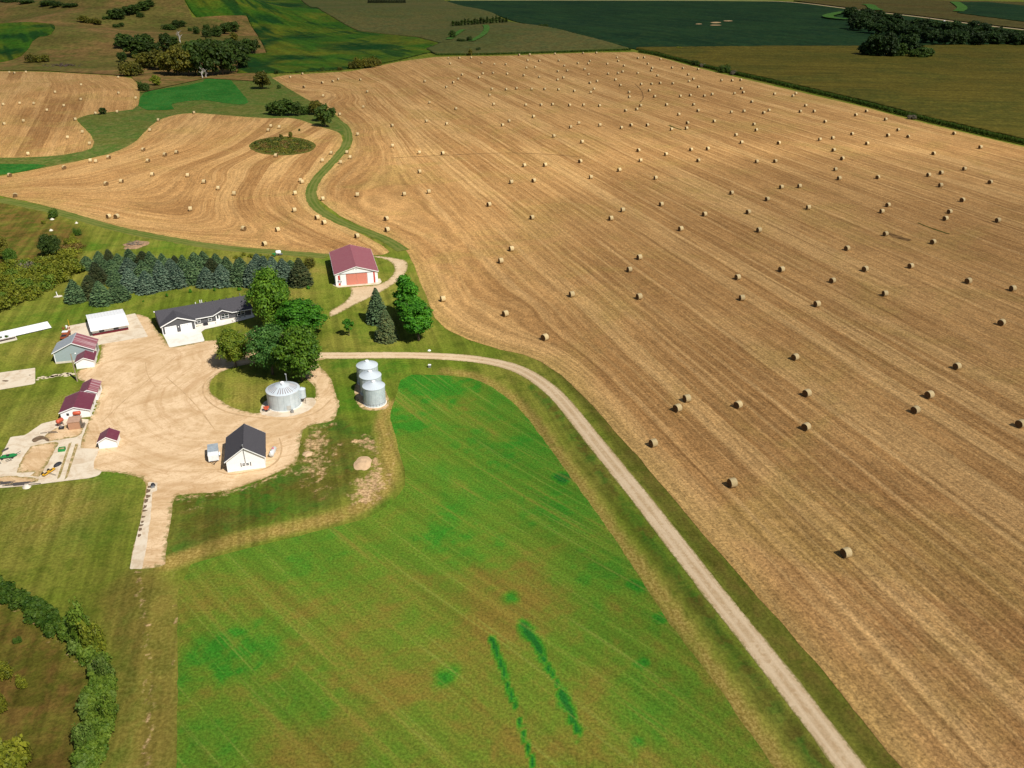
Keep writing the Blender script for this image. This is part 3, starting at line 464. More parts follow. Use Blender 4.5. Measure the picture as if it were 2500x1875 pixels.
slab('driveway_slab', [(398, 816), (476, 800), (484, 806), (492, 812), (500, 833), (414, 849)], CW, 'bright white concrete driveway before the double garage', .045)
slab('sidewalk', [(472, 800), (540, 782), (616, 763), (622, 774), (545, 794), (500, 804), (490, 812)], CW, 'white concrete walk along the front of the grey house', .05)
FEED = [(26, 1067), (60, 1063), (103, 1034), (160, 1020), (217, 1024), (201, 1070), (196, 1094), (243, 1096), (229, 1128), (230, 1145), (250, 1150), (240, 1162), (215, 1168), (150, 1175), (60, 1187), (-40, 1195), (-40, 1135), (0, 1118)]
slab('feedlot_slab', FEED, CON, 'cracked pale concrete feedlot slab with a dirt square inside', .03, 0, (.12, 2))
slab('dirt_square', [(74, 1090), (135, 1078), (143, 1082), (105, 1155), (95, 1165), (73, 1162), (85, 1153), (40, 1155), (55, 1118)], DIRT, 'square of bare dirt inside the feedlot slab', .045, 0, (.3, 2), .4)
for P, lab in [([(168, 1083), (175, 1080), (147, 1165), (138, 1172)], 'narrow dirt groove between two concrete curbs, left'), ([(184, 1084), (192, 1083), (165, 1165), (157, 1172)], 'narrow dirt groove beside the right concrete pad')]: slab('dirt_groove', P, DIRT, lab, .047, 0, (.05, 1), .3)
slab('bunk_strip', [(363, 1177), (385, 1179), (383, 1200), (372, 1200), (368, 1260), (358, 1330), (347, 1389), (317, 1390), (327, 1338), (341, 1280)], CON, 'narrow pale concrete bunk strip running down beside the dirt lane', .03, 0, (.15, 1.5), .4)
STAIN = plain('dark_stain', (.17, .115, .07), .9, .3, 1.5, 0, .1)
slab('dark_stain', [(75, 1075), (88, 1066), (102, 1063), (115, 1068), (122, 1075), (118, 1079), (104, 1072), (95, 1076), (85, 1081)], STAIN, 'brown manure stain on the upper part of the feedlot slab', .05, 1, (.25, 1), .25)
rgs = random.Random(12)
for i in range(11):
    f = i / 10; x = 362 - 24 * f + rgs.uniform(-1, 1); y = 1188 + 120 * f + rgs.uniform(-3, 3); L = rgs.uniform(8, 17) * (1 - .4 * f); hh = rgs.uniform(3, 7)
    slab('dark_stain', [(x - 1, y - hh), (x + L * .5, y - hh * .6), (x + L, y - hh * .9), (x + L * .8, y + hh * .2), (x + L * .4, y + hh * .5), (x - 2, y + hh)], STAIN, 'ragged dark stain along the left edge of the narrow bunk strip', .045, 1, (.12, .6), .15)['group'] = 'stains on the bunk strip'
slab('silt_patch', [(150, 1040), (205, 1036), (198, 1066), (140, 1074), (112, 1080), (110, 1060)], DIRT, 'thin dirt film across the upper feedlot slab', .042, 1, (.5, 2), .4); slab('silt_patch', [(0, 1160), (60, 1163), (95, 1168), (90, 1178), (20, 1185), (-20, 1180)], DIRT, 'thin dirt film along the lower edge of the feedlot slab', .042, 1, (.5, 2), .4)
for i, (x, y, a, bb) in enumerate([(13, 930, 8, 2), (73, 916, 3, 1.3)]): slab('dark_stain', [(x + a * math.cos(t), y + bb * math.sin(t)) for t in np.linspace(0, 6.28, 12)[:-1]], STAIN, ['long dark puddle stain on the left concrete slab', 'small dark spot on the left concrete slab'][i], .03, 1, (.1, 1), .2)
slab('silo_pad', [(640, 986), (655, 975), (760, 970), (772, 976), (770, 990), (745, 1008), (700, 1019), (660, 1017), (632, 1010)], CON, 'pale apron around the foot of the broad silo', .02, 1, (.15, 1.5), .4)
slab('silo_pad', [(862, 945), (880, 930), (925, 925), (948, 965), (952, 990), (940, 1000), (910, 1004), (880, 998), (870, 980)], DIRT, 'bare dirt ring around the three small silos', .012, 1, (.3, 1.5), .4)
slab('barn_pad', [(812, 696), (826, 702), (925, 694), (932, 688), (928, 680), (820, 690)], CON, 'pale apron along the front of the red roofed barn', .02, 0, (.1, 1), .4)
# ------------------------------------------------------------------ far fields
HILLM = crop('hill_grass', (.125, .105, .026), (.225, .130, .046), (.085, .105, .018), 38.0, 1.5, .008, .25)
UPH = [(-500, -60), (455, -60), (451, 0), (470, 45), (600, 39), (640, 95), (652, 132), (640, 180), (640, 200), (560, 195), (500, 192), (380, 219), (345, 228), (335, 200), (318, 187), (231, 181), (116, 174), (0, 172), (-500, 170)]
tag(sheet('hills', UPH, 4.0, .5, [HILLM], (1.5, 25), None, 0), 'brown grassy hills rising beyond the fields at upper left', 'hills', None, 'structure')
CGP = G([(690, 20), (800, 75)])[:, :2]; CGD = CGP[1] - CGP[0]; CGA = math.atan2(CGD[0], -CGD[1])
CGM = crop('leafy_crop', (.030, .092, .007), (.105, .118, .010), (.050, .105, .009), 9.0, CGA, .012, .3, ((.008, .042, .008), .055))
DKM = crop('dark_crop', (.011, .034, .013), (.016, .044, .014), (.030, .055, .016), 12.0, .5, .01, .3)
PLM = crop('pale_crop', (.085, .090, .024), (.110, .098, .030), (.070, .095, .030), 0, 0, .008, .25)
CRN = crop('tassel_corn', (.098, .078, .012), (.070, .068, .011), (.125, .10, .016), 5.0, 1.45, .012, .4)
CRB = crop('far_corn', (.095, .072, .020), (.085, .075, .020), (.07, .06, .015), 12.0, .9, .008, .25)
LEAFC = leafmat('corn_leaf', (.035, .095, .012), (.085, .120, .016))
def damp(spots):
    def fn(X, Y):
        D = np.zeros(X.shape)
        for px, py, rx, ry in spots: c = G([(px, py), (px + rx, py), (px, py - ry)])[:, :2]; D = np.maximum(D, np.clip(1.7 * np.exp(-((X - c[0, 0]) / (c[1, 0] - c[0, 0])) ** 2 - ((Y - c[0, 1]) / (c[2, 1] - c[0, 1])) ** 2) + 1.2 * fbm(X / 14, Y / 14, 6) - .35, 0, 1))
        return D
    return fn
def cropfield(name, poly, cell, ht, mat, lab, edge=(), n=0, wob=(.6, 10), sm=0, kind='stuff', attrs=None):
    """standing crop: a bumpy top at crop height, sides down to the ground, blades along the near edge"""
    def zf(X, Y, A): return ht + .35 * ht * fbm(X / 3, Y / 3, 8)
    o = sheet(name, poly, cell, 0.0, [mat, LEAFC], wob, attrs, sm, zfun=zf); bm = bmesh.new(); bm.from_mesh(o.data)
    be = [e for e in bm.edges if e.is_boundary]; r = bmesh.ops.extrude_edge_only(bm, edges=be)
    for v in [v for v in r['geom'] if isinstance(v, bmesh.types.BMVert)]: v.co.z = float(H(v.co.x, v.co.y)) - .2
    rng = random.Random(5)
    if len(edge):
        E = HZ(edge); d = np.r_[0, np.cumsum(np.hypot(*np.diff(E, axis=0).T))]
        for i in range(n):
            s_ = rng.random() * d[-1]; x = np.interp(s_, d, E[:, 0]) + rng.gauss(0, .5); y = np.interp(s_, d, E[:, 1]) + rng.gauss(0, .8); z0 = float(H(x, y)); a = rng.random() * 6.28; h = ht * rng.uniform(.8, 1.3); w = rng.uniform(.18, .34); dx, dy = math.cos(a), math.sin(a); lx, ly = rng.uniform(-.5, .5), rng.uniform(-.5, .5)
            vs = [bm.verts.new(p) for p in ((x - dx * w, y - dy * w, z0 + h * rng.uniform(0, .4)), (x + dx * w, y + dy * w, z0 + h * .3), (x + lx + dx * w * .5, y + ly + dy * w * .5, z0 + h), (x + lx - dx * w * .5, y + ly - dy * w * .5, z0 + h * .95))]
            f = bm.faces.new(vs); f.material_index = 1
    bm.to_mesh(o.data); bm.free(); tag(o, lab, 'crop', None, kind); return o
cropfield('corn_crop', [(1547, 121), (1880, 117), (2097, 117), (2500, 113), (3100, 108), (3100, 500), (2500, 349), (2222, 283), (2115, 254), (1880, 199), (1749, 170), (1602, 132)], 4.0, 2.4, CRN, 'tall olive brown corn crop standing along the right edge of the stubble', [(1560, 128), (1602, 134), (1749, 172), (1880, 202), (2115, 258), (2222, 287), (2500, 354), (2700, 402)], 16000)
cropfield('pale_crop', [(735, 2), (785, 29), (846, 64), (875, 78), (1017, 93), (1074, 108), (1040, 122), (1063, 134), (1141, 134), (1240, 132), (1422, 126), (1540, 122), (1471, 102), (1400, 84), (1320, 66), (1240, 55), (1205, 35), (1085, 3), (1000, -20), (800, -20)], 5.0, 1.6, PLM, 'pale olive crop on the low rise beyond the big stubble field', [(1063, 135), (1141, 135), (1240, 133), (1422, 127), (1540, 123)], 3500)
cropfield('leafy_crop', [(458, -40), (451, 0), (463, 23), (480, 43), (602, 38), (629, 87), (652, 132), (590, 134), (579, 180), (669, 179), (785, 174), (857, 168), (947, 153), (1034, 131), (1058, 126), (1034, 119), (1074, 106), (1017, 92), (875, 77), (846, 63), (785, 28), (732, 0), (700, -40)], 4.5, 1.0, CGM, 'green and yellow crop on the slope beyond the woods', [(669, 180), (785, 175), (857, 169), (947, 154), (1034, 132), (1062, 127)], 2500, attrs={'damp': damp([(655, 48, 45, 10), (640, 75, 30, 14), (870, 117, 105, 12), (720, 144, 75, 8), (630, 160, 50, 10), (740, 92, 60, 8), (640, 110, 30, 20), (700, 15, 60, 8)])})
cropfield('dark_crop', [(1080, 3), (1208, 36), (1298, 62), (1385, 78), (1471, 101), (1547, 121), (1660, 121), (1780, 117), (2100, 116), (2270, 115), (2500, 112), (3100, 108), (3100, 150), (2900, 130), (2500, 77), (2323, 55), (2236, 43), (2091, 27), (1930, 5), (1700, 3), (1400, 2)], 5.0, .8, DKM, 'very dark green crop in the far field behind the corn', wob=(1, 12))
cropfield('dark_crop', [(0, 62), (130, 61), (136, 72), (122, 90), (87, 91), (58, 136), (35, 146), (0, 155), (-200, 160), (-200, 60)], 3.5, 1.6, CGM, 'dark green crop patch on the hill at the left edge', wob=(1, 12), sm=1, attrs={'damp': damp([(105, 66, 30, 5), (20, 92, 60, 6), (30, 130, 40, 10)])})
cropfield('far_corn', [(1935, 3), (2091, 24), (2236, 40), (2323, 52), (2500, 73), (3000, 140), (3000, 20), (2410, 5), (2200, 1)], 7.0, 1.8, CRB, 'brown corn crop beyond the far country road', wob=(1, 20))
cropfield('dark_crop', [(2329, 8), (2358, 23), (2335, 35), (2500, 57), (2900, 90), (2900, 30), (2500, 17), (2410, 8)], 7.0, 2.4, DKM, 'dark green crop patch beyond the road at the far upper right', wob=(1, 20))
FR = gravel_mat('far_road', **GR, tracks=4.5)
tag(ribbon('country_road', [(1100, 2), (1500, 3), (1780, 3), (1930, 4.5), (2091, 26), (2236, 42), (2323, 54), (2410, 65), (2500, 75), (2800, 112)], 6.0, 1.2, FR, 300, .2, 4), 'thin pale country road crossing the far fields', 'road', None, 'structure')
VG = crop('verge_green', (.045, .135, .020), (.060, .15, .026), (.09, .14, .03), 0, 0, .02, .4)
for i, (P, lab) in enumerate([([(2105, 30), (2060, 33), (2025, 40), (2018, 44), (2030, 48), (2070, 51)], 'green grassed waterway curving through the dark crop'), ([(2110, 14), (2125, 16), (2130, 24), (2145, 29)], 'green grassed waterway in the brown corn'), ([(2330, 8), (2345, 18), (2350, 24), (2338, 32)], 'green grassed waterway beside the far dark crop'), ([(1130, 77), (1110, 90), (1095, 101)], 'green swale cutting into the pale crop, left'), ([(1185, 65), (1190, 75), (1180, 90), (1150, 105)], 'green swale curling below the poplars')]):
    tag(ribbon('grass_waterway', P, 16.0 if i < 3 else 7.0, 2.9 if i < 3 else 2.3, VG, 60, 1.0, 3), lab, 'grass', None, 'structure')
# marks left in the stubble, bare spots in the dark crop
FT_D, FT_L, FT_G = plain('field_mark_dark', (.205, .115, .045), .95, .5, .4, 0, .05), plain('field_mark_light', (.56, .385, .195), .95, .35, .4, 0, .05), plain('field_mark_weeds', (.115, .095, .022), .95, .5, 1.0, 0, .05)
for lab, pts, w, mt in [('thin dark crease across the upper left of the big field', [(955, 386), (1010, 383), (1080, 380), (1150, 376), (1240, 373), (1330, 376), (1420, 384)], .8, FT_D), ('thin weedy scratch beside a bale in the upper middle of the big field', [(1634, 306), (1648, 312), (1664, 317)], 1.8, FT_G), ('dark weedy scratch at right in the big field', [(2240, 544), (2262, 553), (2280, 560), (2318, 572)], 1.1, FT_G), ('short brown swath right of a bale in the big field', [(2165, 570), (2195, 580), (2222, 588)], 3.0, FT_D), ('faint hooked tyre mark in the upper middle of the big field', [(1551, 205), (1567, 222), (1572, 240), (1562, 250)], .7, FT_D),
                         ]:
    tag(ribbon('field_mark', pts, w, .09, mt, None, w * .35, 2, False, len(lab)), lab, 'track', None, 'structure')
for x, y, a, bb, lab in [(1748, 57, 13, 1.6, 'largest bare pale patch in the dark far crop'), (1778, 53, 12, 1.0, 'long bare pale streak in the dark far crop'), (1706, 60.5, 9, .9, 'small bare pale patch in the dark far crop'), (1746, 63.5, 15, 1.0, 'lower bare pale streak in the dark far crop')]:
    tag(sheet('bare_patch', [(x + a * math.cos(t), y + bb * math.sin(t)) for t in np.linspace(0, 6.28, 14)[:-1]], 1.6, 1.15, [FT_L], (2.0, 8), None, 1), lab, 'soil', None, 'structure')
# ------------------------------------------------------------------ buildings
K = CAMH / 80.0; ANG = math.radians(14.2); ANH = math.radians(28.8)
WHITE = ribbed('white_siding', (.88, .88, .87), 0, .25, .55, 0, (.5, .45, .38), .12); WHITEY = ribbed('white_side_siding', (.80, .80, .79), 1, .25, .55, 0, (.5, .45, .38), .12)
TRIM = plain('white_trim', (.86, .86, .85), .5, .05); RED = ribbed('red_door_steel', (.62, .22, .16), 0, .3, .5, 0, (.6, .3, .25), .2); REDT = plain('red_trim', (.52, .05, .03), .5)
ROSE = ribbed('rose_roof_steel', (.290, .090, .105), 1, .9, .45, 0, (.36, .17, .17), .35); MAR = ribbed('maroon_roof_steel', (.155, .034, .055), 1, .7, .42, 0, (.24, .10, .11), .25)
MARS = ribbed('streaked_maroon_roof', (.27, .085, .10), 1, .6, .45, 0, (.36, .2, .2), .25, .75, (.58, .46, .46)); GALV = ribbed('galvanised_roof', (.47, .50, .53), 1, .8, .42, .35, (.5, .45, .4), .15)
GREY = ribbed('grey_wall_steel', (.36, .44, .45), 0, .3, .5, .1, (.32, .33, .3), .2); SHING = plain('charcoal_shingle', (.078, .075, .084), .9, .35, 9.0, 0, .1); DSID = ribbed('charcoal_siding', (.085, .085, .09), 2, .2, .7, 0, (.1, .1, .1), .1)
GLASS = plain('window_glass', (.03, .04, .05), .08, .1, 1, 0, .6); DARK = plain('dark_paint', (.03, .03, .035), .6); WROOF = ribbed('white_roof_steel', (.86, .87, .88), 0, .9, .4, 0, (.62, .58, .5), .25); BURG = plain('burgundy_paint', (.13, .012, .022), .5)
CONC = plain('foundation', (.66, .60, .5), .9); STEEL = plain('grey_steel', (.35, .36, .37), .4, .15, 2, .6)
def bld(name, xy, ang, lab, cat): o = empty(name, (xy[0] * K, xy[1] * K, .02), ang); tag(o, lab, cat); return o
def walls_x(W_, D_, ev, ap, t=.0):
    """shell whose gables face front and back (ridge runs along y)"""
    m = MB(); m.prism([(0, 0), (W_, 0), (W_, ev), (W_ / 2, ap), (0, ev)], 0, D_, 1); return m
def roof_x(root, W_, D_, ev, ap, oh, mats, th=.12, name='roof', ohy=None):
    """two roof slopes, ridge along y, plus ridge cap"""
    ohy = oh if ohy is None else ohy; s_ = (ap - ev) / (W_ / 2); lift = .03
    for sgn, mt in ((0, mats[0]), (1, mats[1])):
        m = MB(); x0, z0 = -oh, ev - s_ * oh + lift; x1, z1 = W_ / 2, ap + lift
        if sgn: x0, x1 = W_ + oh, W_ / 2
        m.prism([(x0, z0), (x1, z1), (x1, z1 + th), (x0, z0 + th)], -ohy, D_ + ohy, 1); m.build(name, mt, root)
    m = MB(); m.prism([(W_ / 2 - .22, ap + lift + th - .09), (W_ / 2, ap + lift + th + .03), (W_ / 2 + .22, ap + lift + th - .09)], -ohy - .02, D_ + ohy + .02, 1); m.build('ridge_cap', mats[0], root)
    m = MB()
    for sgn in (-1, 1):
        for y in (-ohy - .04, D_ + ohy):
            xa = W_ / 2 + sgn * (W_ / 2 + oh); m.prism([(xa, ev - s_ * oh + lift - .10), (W_ / 2, ap + lift - .10), (W_ / 2, ap + lift + th), (xa, ev - s_ * oh + lift + th)], y, y + .04, 1)
    m.each('rake_trim', TRIM, root)
def window(root, x, z, w, h, y=0.0, fr=.09, mat=TRIM, muntin=True):
    m = MB()
    for a in ((x - w / 2 - fr, x + w / 2 + fr, y - .05, y + .0, z - fr, z), (x - w / 2 - fr, x + w / 2 + fr, y - .05, y, z + h, z + h + fr), (x - w / 2 - fr, x - w / 2, y - .05, y, z, z + h), (x + w / 2, x + w / 2 + fr, y - .05, y, z, z + h)): m.box(*a)
    if muntin: m.box(x - w / 2, x + w / 2, y - .045, y - .005, z + h / 2 - .04, z + h / 2 + .04)
    o = m.build('window', mat, root); p = MB(); p.box(x - w / 2, x + w / 2, y - .02, y - .006, z, z + h); p.build('pane', GLASS, o); return o
# red roofed barn
W_, D_, ev, ap = 14.2, 24.1, 4.1, 6.3
r = bld('barn', (-45.37, 214.16), ANG, 'white steel barn with a large dusty red roof and red sliding doors', 'barn')
walls_x(W_, D_, ev, ap).build('wall', WHITE, r); roof_x(r, W_, D_, ev, ap, .35, (ROSE, ROSE))
for x0, x1 in ((3.6, 7.1), (7.14, 10.6)): MB().box(x0, x1, -.12, -.02, .05, 3.9).build('door', RED, r)
for x0, x1 in ((1.65, 3.5), (10.75, 12.6)): MB().box(x0, x1, -.16, -.125, .05, 3.95).build('door', TRIM, r)
MB().box(1.5, 12.9, -.24, -.165, 3.98, 4.14).build('door_track', STEEL, r)
MB().box(.9, 1.5, -.07, -.01, .1, .85).box(.9, 1.5, -.07, -.01, 2.0, 3.6).each('red_panel', REDT, r); MB().box(12.75, 13.25, -.07, -.01, .1, 4.0).each('red_panel', REDT, r)
window(r, .95, 1.2, .55, .6); window(r, 1.75, 1.2, .4, .6, -.165)
MB().box(13.4, 13.95, -.09, -.01, .1, 2.2).build('door', TRIM, r); MB().box(7.0, 7.2, -.08, 0, 5.1, 5.5).box(6.1, 6.25, -.08, 0, 5.15, 5.4).each('yard_light', STEEL, r); MB().box(-.06, W_ + .06, -.06, D_ + .06, -.1, .14).build('foundation', CONC, r)
MB().box(-.42, -.34, 0, D_, ev - .22, ev - .02).box(W_ + .34, W_ + .42, 0, D_, ev - .22, ev - .02).each('gutter', TRIM, r)
# white shop with charcoal roof
W_, D_, ev, ap = 8.1, 10.4, 3.0, 5.8
r = bld('shop', (-47.7, 125.18), ANG, 'white gabled shop with a charcoal shingle roof in the middle of the yard', 'building')
walls_x(W_, D_, ev, ap).build('wall', WHITE, r); roof_x(r, W_, D_, ev, ap, .38, (SHING, SHING))
for x in (3.62, 4.42): window(r, x, 1.25, .58, .62, 0, .03, TRIM)
MB().box(2.95, 3.12, -.05, -.005, 1.05, 2.0).box(4.98, 5.15, -.05, -.005, 1.05, 2.0).each('shutter', DARK, r)
m = MB().tube((4.05, -.10, 2.0), (3.95, -.10, 5.55), .075, .075, 8); m.tube((3.95, -.1, 5.5), (3.95, -.1, 6.5), .08, .08, 8); m.build('stove_pipe', STEEL, r); MB().lathe([(.02, 0), (.17, .0), (.17, .10), (.02, .22)], 10, 0, (3.95, -.1, 6.5)).build('pipe_cap', STEEL, r)
MB().box(-.05, W_ + .05, -.05, D_ + .05, -.1, .12).build('foundation', CONC, r); MB().box(W_ + .01, W_ + .35, 3.2, 4.4, 2.1, 2.5).build('door_hood', DARK, r)
m = MB()
for i in range(6): m.box(W_ / 2 - .12, W_ / 2 + .12, .5 + i * 1.7, .8 + i * 1.7, ap + .14, ap + .26)
m.each('ridge_vent', SHING, r)
# grey machine shed
W_, D_, ev, ap = 10.2, 6.6, 3.35, 5.75
r = bld('machine_shed', (-96.13, 167.59), ANG, 'grey steel machine shed, half galvanised and half faded maroon roof', 'shed')
walls_x(W_, D_, ev, ap).build('wall', GREY, r); roof_x(r, W_, D_, ev, ap, .4, (GALV, MARS)); MB().box(-.05, W_ + .05, -.06, D_ + .06, -.1, .5).build('foundation', CONC, r)
MB().box(W_ + .01, W_ + .06, .8, 3.4, .1, 2.8).build('door', WHITEY, r); MB().box(-.03, .16, -.07, -.005, .5, ev).box(W_ - .16, W_ + .03, -.07, -.005, .5, ev).each('corner_trim', TRIM, r); MB().box(W_ + .01, W_ + .05, 4.2, 5.2, 1.2, 2.2).build('window', GLASS, r)
# small garage
W_, D_, ev, ap = 4.5, 5.9, 2.0, 3.1
r = bld('garage', (-90.56, 165.0), math.radians(17), 'small white garage with a maroon roof in front of the grey shed', 'garage')
walls_x(W_, D_, ev, ap).build('wall', WHITE, r); roof_x(r, W_, D_, ev, ap, .28, (MAR, MAR)); MB().box(W_ + .005, W_ + .06, .9, 3.2, .06, 1.85).build('door', WHITEY, r); MB().box(-.04, W_ + .04, -.04, D_ + .04, -.1, .1).build('foundation', CONC, r)
# two maroon sheds in a row
W_, D_, ev, ap = 6.6, 8.2, 1.95, 3.05
r = bld('milk_house', (-83.87, 143.4), ANG, 'long white building with a plum maroon roof behind the tan tank shelter', 'building')
walls_x(W_, D_, ev, ap).build('wall', WHITE, r); roof_x(r, W_, D_, ev, ap, .3, (MAR, MAR)); window(r, 1.6, .95, .5, .55, 0, .04, DARK, False)
m = MB(); m.box(W_ + .005, W_ + .05, 1.0, 2.2, .06, 1.8); m.build('door', TRIM, r); MB().box(W_ + .005, W_ + .04, 4.6, 5.4, .9, 1.5).build('window', GLASS, r); MB().box(-.05, W_ + .05, -.05, D_ + .05, -.1, .1).build('foundation', CONC, r)
for y in (.4, 2.6, 4.2, 6.4): MB().box(W_ + .02, W_ + .5, y, y + .25, 0, .16).build('footing', CONC, r)
W_, D_, ev, ap = 4.1, 6.2, 2.15, 3.1
q = Vector((-83.87 * K, 143.4 * K, 0)) + Matrix.Rotation(ANG, 3, 'Z') @ Vector((2.9, 8.9, 0))
r = bld('tool_shed', (q.x / K, q.y / K), ANG, 'narrow white shed with a streaked maroon roof behind the plum roofed building', 'shed')
walls_x(W_, D_, ev, ap).build('wall', WHITE, r); roof_x(r, W_, D_, ev, ap, .25, (MAR, MARS)); MB().box(W_ + .005, W_ + .05, 1.2, 2.1, .06, 1.8).build('door', TRIM, r); MB().box(W_ + .005, W_ + .04, 3.4, 4.6, .9, 1.6).build('window', GLASS, r); MB().box(-.05, W_ + .05, -.05, D_ + .05, -.1, .1).build('foundation', CONC, r)
# small shed in the yard
W_, D_, ev, ap = 3.9, 4.0, 1.85, 2.95
r = bld('shed', (-72.42, 132.8), math.radians(12.5), 'little white shed with a maroon roof standing alone in the yard', 'shed')
walls_x(W_, D_, ev, ap).build('wall', WHITE, r); roof_x(r, W_, D_, ev, ap, .25, (MAR, MAR)); MB().box(W_ + .005, W_ + .05, 1.3, 2.4, .06, 1.6).build('door', TRIM, r); MB().box(-.04, W_ + .04, -.04, D_ + .04, -.1, .1).build('foundation', CONC, r)
# tan tank shelter
TAN = ribbed('tan_steel', (.42, .235, .145), 0, .25, .6, 0, (.3, .2, .12), .3)
r = bld('tank_shelter', (-80.78, 139.49), ANG, 'flat topped tan steel box shelter beside the orange fuel tanks', 'shelter')
MB().box(0, 2.6, 0, 2.9, 0, 1.95).build('wall', TAN, r); MB().box(-.12, 2.72, -.12, 3.02, 1.953, 2.07).build('roof', plain('tan_roof', (.46, .29, .2), .6), r); MB().box(2.602, 2.65, .4, 2.2, .05, 1.8).build('door', plain('weathered_grey', (.2, .17, .13), .8), r)
m = MB()
for i in range(5): m.box(2.75 + .1 * i, 2.85 + .1 * i, .3 + .45 * i, .38 + .45 * i, 0, 1.3 - .15 * i)
m.box(2.72, 3.3, .3, 2.4, 0, .25); m.each('lean_board', plain('old_wood', (.2, .16, .12), .9, .4), r)
# ranch house
r = bld('house', (-78.93, 182.81), ANH, 'long charcoal grey ranch house with white trim and a double garage wing', 'house')
EV, RG, YF, YR, YB, XL = 2.65, 4.95, 1.95, 7.2, 12.5, 26.9; GW, GA = 9.5, 4.55
m = MB(); m.prism([(YF, 0), (YB, 0), (YB, EV), (YR, RG - .05), (YF, EV)], 0, XL, 0); m.build('wall', DSID, r)
m = MB(); m.prism([(0, 0), (GW, 0), (GW, EV), (GW / 2, GA - .05), (0, EV)], 0, YF - .003, 1); m.build('garage_wing', DSID, r)
s_ = (RG - EV) / (YR - YF)
m = MB(); m.prism([(YF - .45, EV - s_ * .45 + .03), (YR, RG + .03), (YR, RG + .17), (YF - .45, EV - s_ * .45 + .17)], -.4, XL + .4, 0)
m.prism([(YB + .45, EV - s_ * .45 + .03), (YR, RG + .03), (YR, RG + .17), (YB + .45, EV - s_ * .45 + .17)], -.4, XL + .4, 0); m.build('roof', SHING, r)
s2 = (GA - EV) / (GW / 2); yin = YF + (GA - EV) / s_
for sg in (-1, 1):
    m = MB(); xa = GW / 2 + sg * (GW / 2 + .4); za = EV - s2 * .4 + .06
    V = [(xa, -.4, za), (GW / 2, -.4, GA + .06), (GW / 2, yin + .6, GA + .06), (xa, YF + .3, za), (xa, -.4, za + .14), (GW / 2, -.4, GA + .2), (GW / 2, yin + .6, GA + .2), (xa, YF + .3, za + .14)]
    m.add(V, [(0, 1, 2, 3), (7, 6, 5, 4), (0, 4, 5, 1), (1, 5, 6, 2), (2, 6, 7, 3), (3, 7, 4, 0)]); m.build('garage_roof', SHING, r)
    m = MB(); m.prism([(xa, za - .16), (GW / 2, GA - .10), (GW / 2, GA + .2), (xa, za + .14)], -.45, -.405, 1); m.build('rake_trim', TRIM, r)
# front entry gable
ex0, ex1, ea = 15.3, 20.8, 3.75; em = (ex0 + ex1) / 2; se = (ea - EV) / ((ex1 - ex0) / 2); yin = YF + (ea - EV) / s_
m = MB(); m.prism([(ex0 + .3, EV - .25), (ex1 - .3, EV - .25), (em, ea - .15)], YF - .12, YF - .004, 1); m.build('entry_gable', DSID, r)
for sg in (-1, 1):
    m = MB(); xa = em + sg * (ex1 - ex0) / 2; za = EV - .12
    V = [(xa, YF - .5, za), (em, YF - .5, ea - .05), (em, yin + .2, ea - .05), (xa, YF + .1, za), (xa, YF - .5, za + .16), (em, YF - .5, ea + .11), (em, yin + .2, ea + .11), (xa, YF + .1, za + .16)]
    m.add(V, [(0, 1, 2, 3), (7, 6, 5, 4), (0, 4, 5, 1), (1, 5, 6, 2), (2, 6, 7, 3), (3, 7, 4, 0)]); m.build('entry_roof', SHING, r)
    m = MB(); m.prism([(xa, za - .1), (em, ea - .15), (em, ea + .12), (xa, za + .17)], YF - .55, YF - .505, 1); m.build('rake_trim', TRIM, r)
MB().box(GW + .45, ex0, YF - .55, YF - .46, EV - .32, EV - .08).box(ex1, XL + .4, YF - .55, YF - .46, EV - .32, EV - .08).each('gutter', TRIM, r)
for x0, x1 in ((.75, 4.1), (5.2, 8.5)):
    d = MB().box(x0, x1, -.08, -.005, .03, 2.2).build('garage_door', TRIM, r); pm = MB()
    for i in range(4): w = (x1 - x0) / 4; pm.box(x0 + i * w + .15, x0 + (i + 1) * w - .15, -.11, -.085, 1.72, 1.98)
    pm.each('pane', plain('frosted_glass', (.45, .47, .5), .2), d)
MB().box(-.02, .18, -.07, -.004, 0, EV).box(GW - .18, GW + .02, -.07, -.004, 0, EV).box(XL - .18, XL + .02, YF - .07, YF - .004, .5, EV).each('corner_trim', TRIM, r); MB().box(4.5, 4.75, -.15, -.005, 1.5, 1.8).build('wall_lamp', TRIM, r)
MB().box(GW + .02, XL + .06, YF - .08, YF - .002, 0, .55).build('foundation', CW, r)
for x, w in ((10.9, .85), (14.2, .85), (23.0, 1.05), (24.1, 1.05), (19.2, 1.0), (18.1, 1.0)): window(r, x, .95, w, 1.35, YF - (.12 if 15.5 < x < 20.5 else 0), .09)
d = MB().box(15.95, 17.1, YF - .22, YF - .12, .45, 2.55).build('door', TRIM, r); MB().box(16.25, 16.8, YF - .235, YF - .222, 1.2, 2.3).build('pane', GLASS, d)
MB().box(15.6, 17.5, YF - 1.3, YF - .09, 0, .42).build('front_step', CW, r); MB().box(12.0, 13.3, YF - 1.0, YF - .3, 0, .75).build('planter', DARK, r)
for x in (21.6, 23.1, 24.6): MB().tube((x, YF - .08, .3), (x, YF - .11, .3), .17, .17, 10).build('vent', DARK, r)
for x, y, h_ in ((11.6, 7.6, .55), (13.0, 7.9, .9), (13.5, 7.8, .9), (25.2, 8.0, .8)): MB().tube((x, y, RG - .5), (x, y, RG + h_), .12, .12, 8).build('roof_vent', TRIM if x < 20 else STEEL, r)
m = MB()
for i in range(5): m.box(14.5 + i * 2.1, 14.75 + i * 2.1, YR + .6, YR + .9, RG - .2, RG + .22)
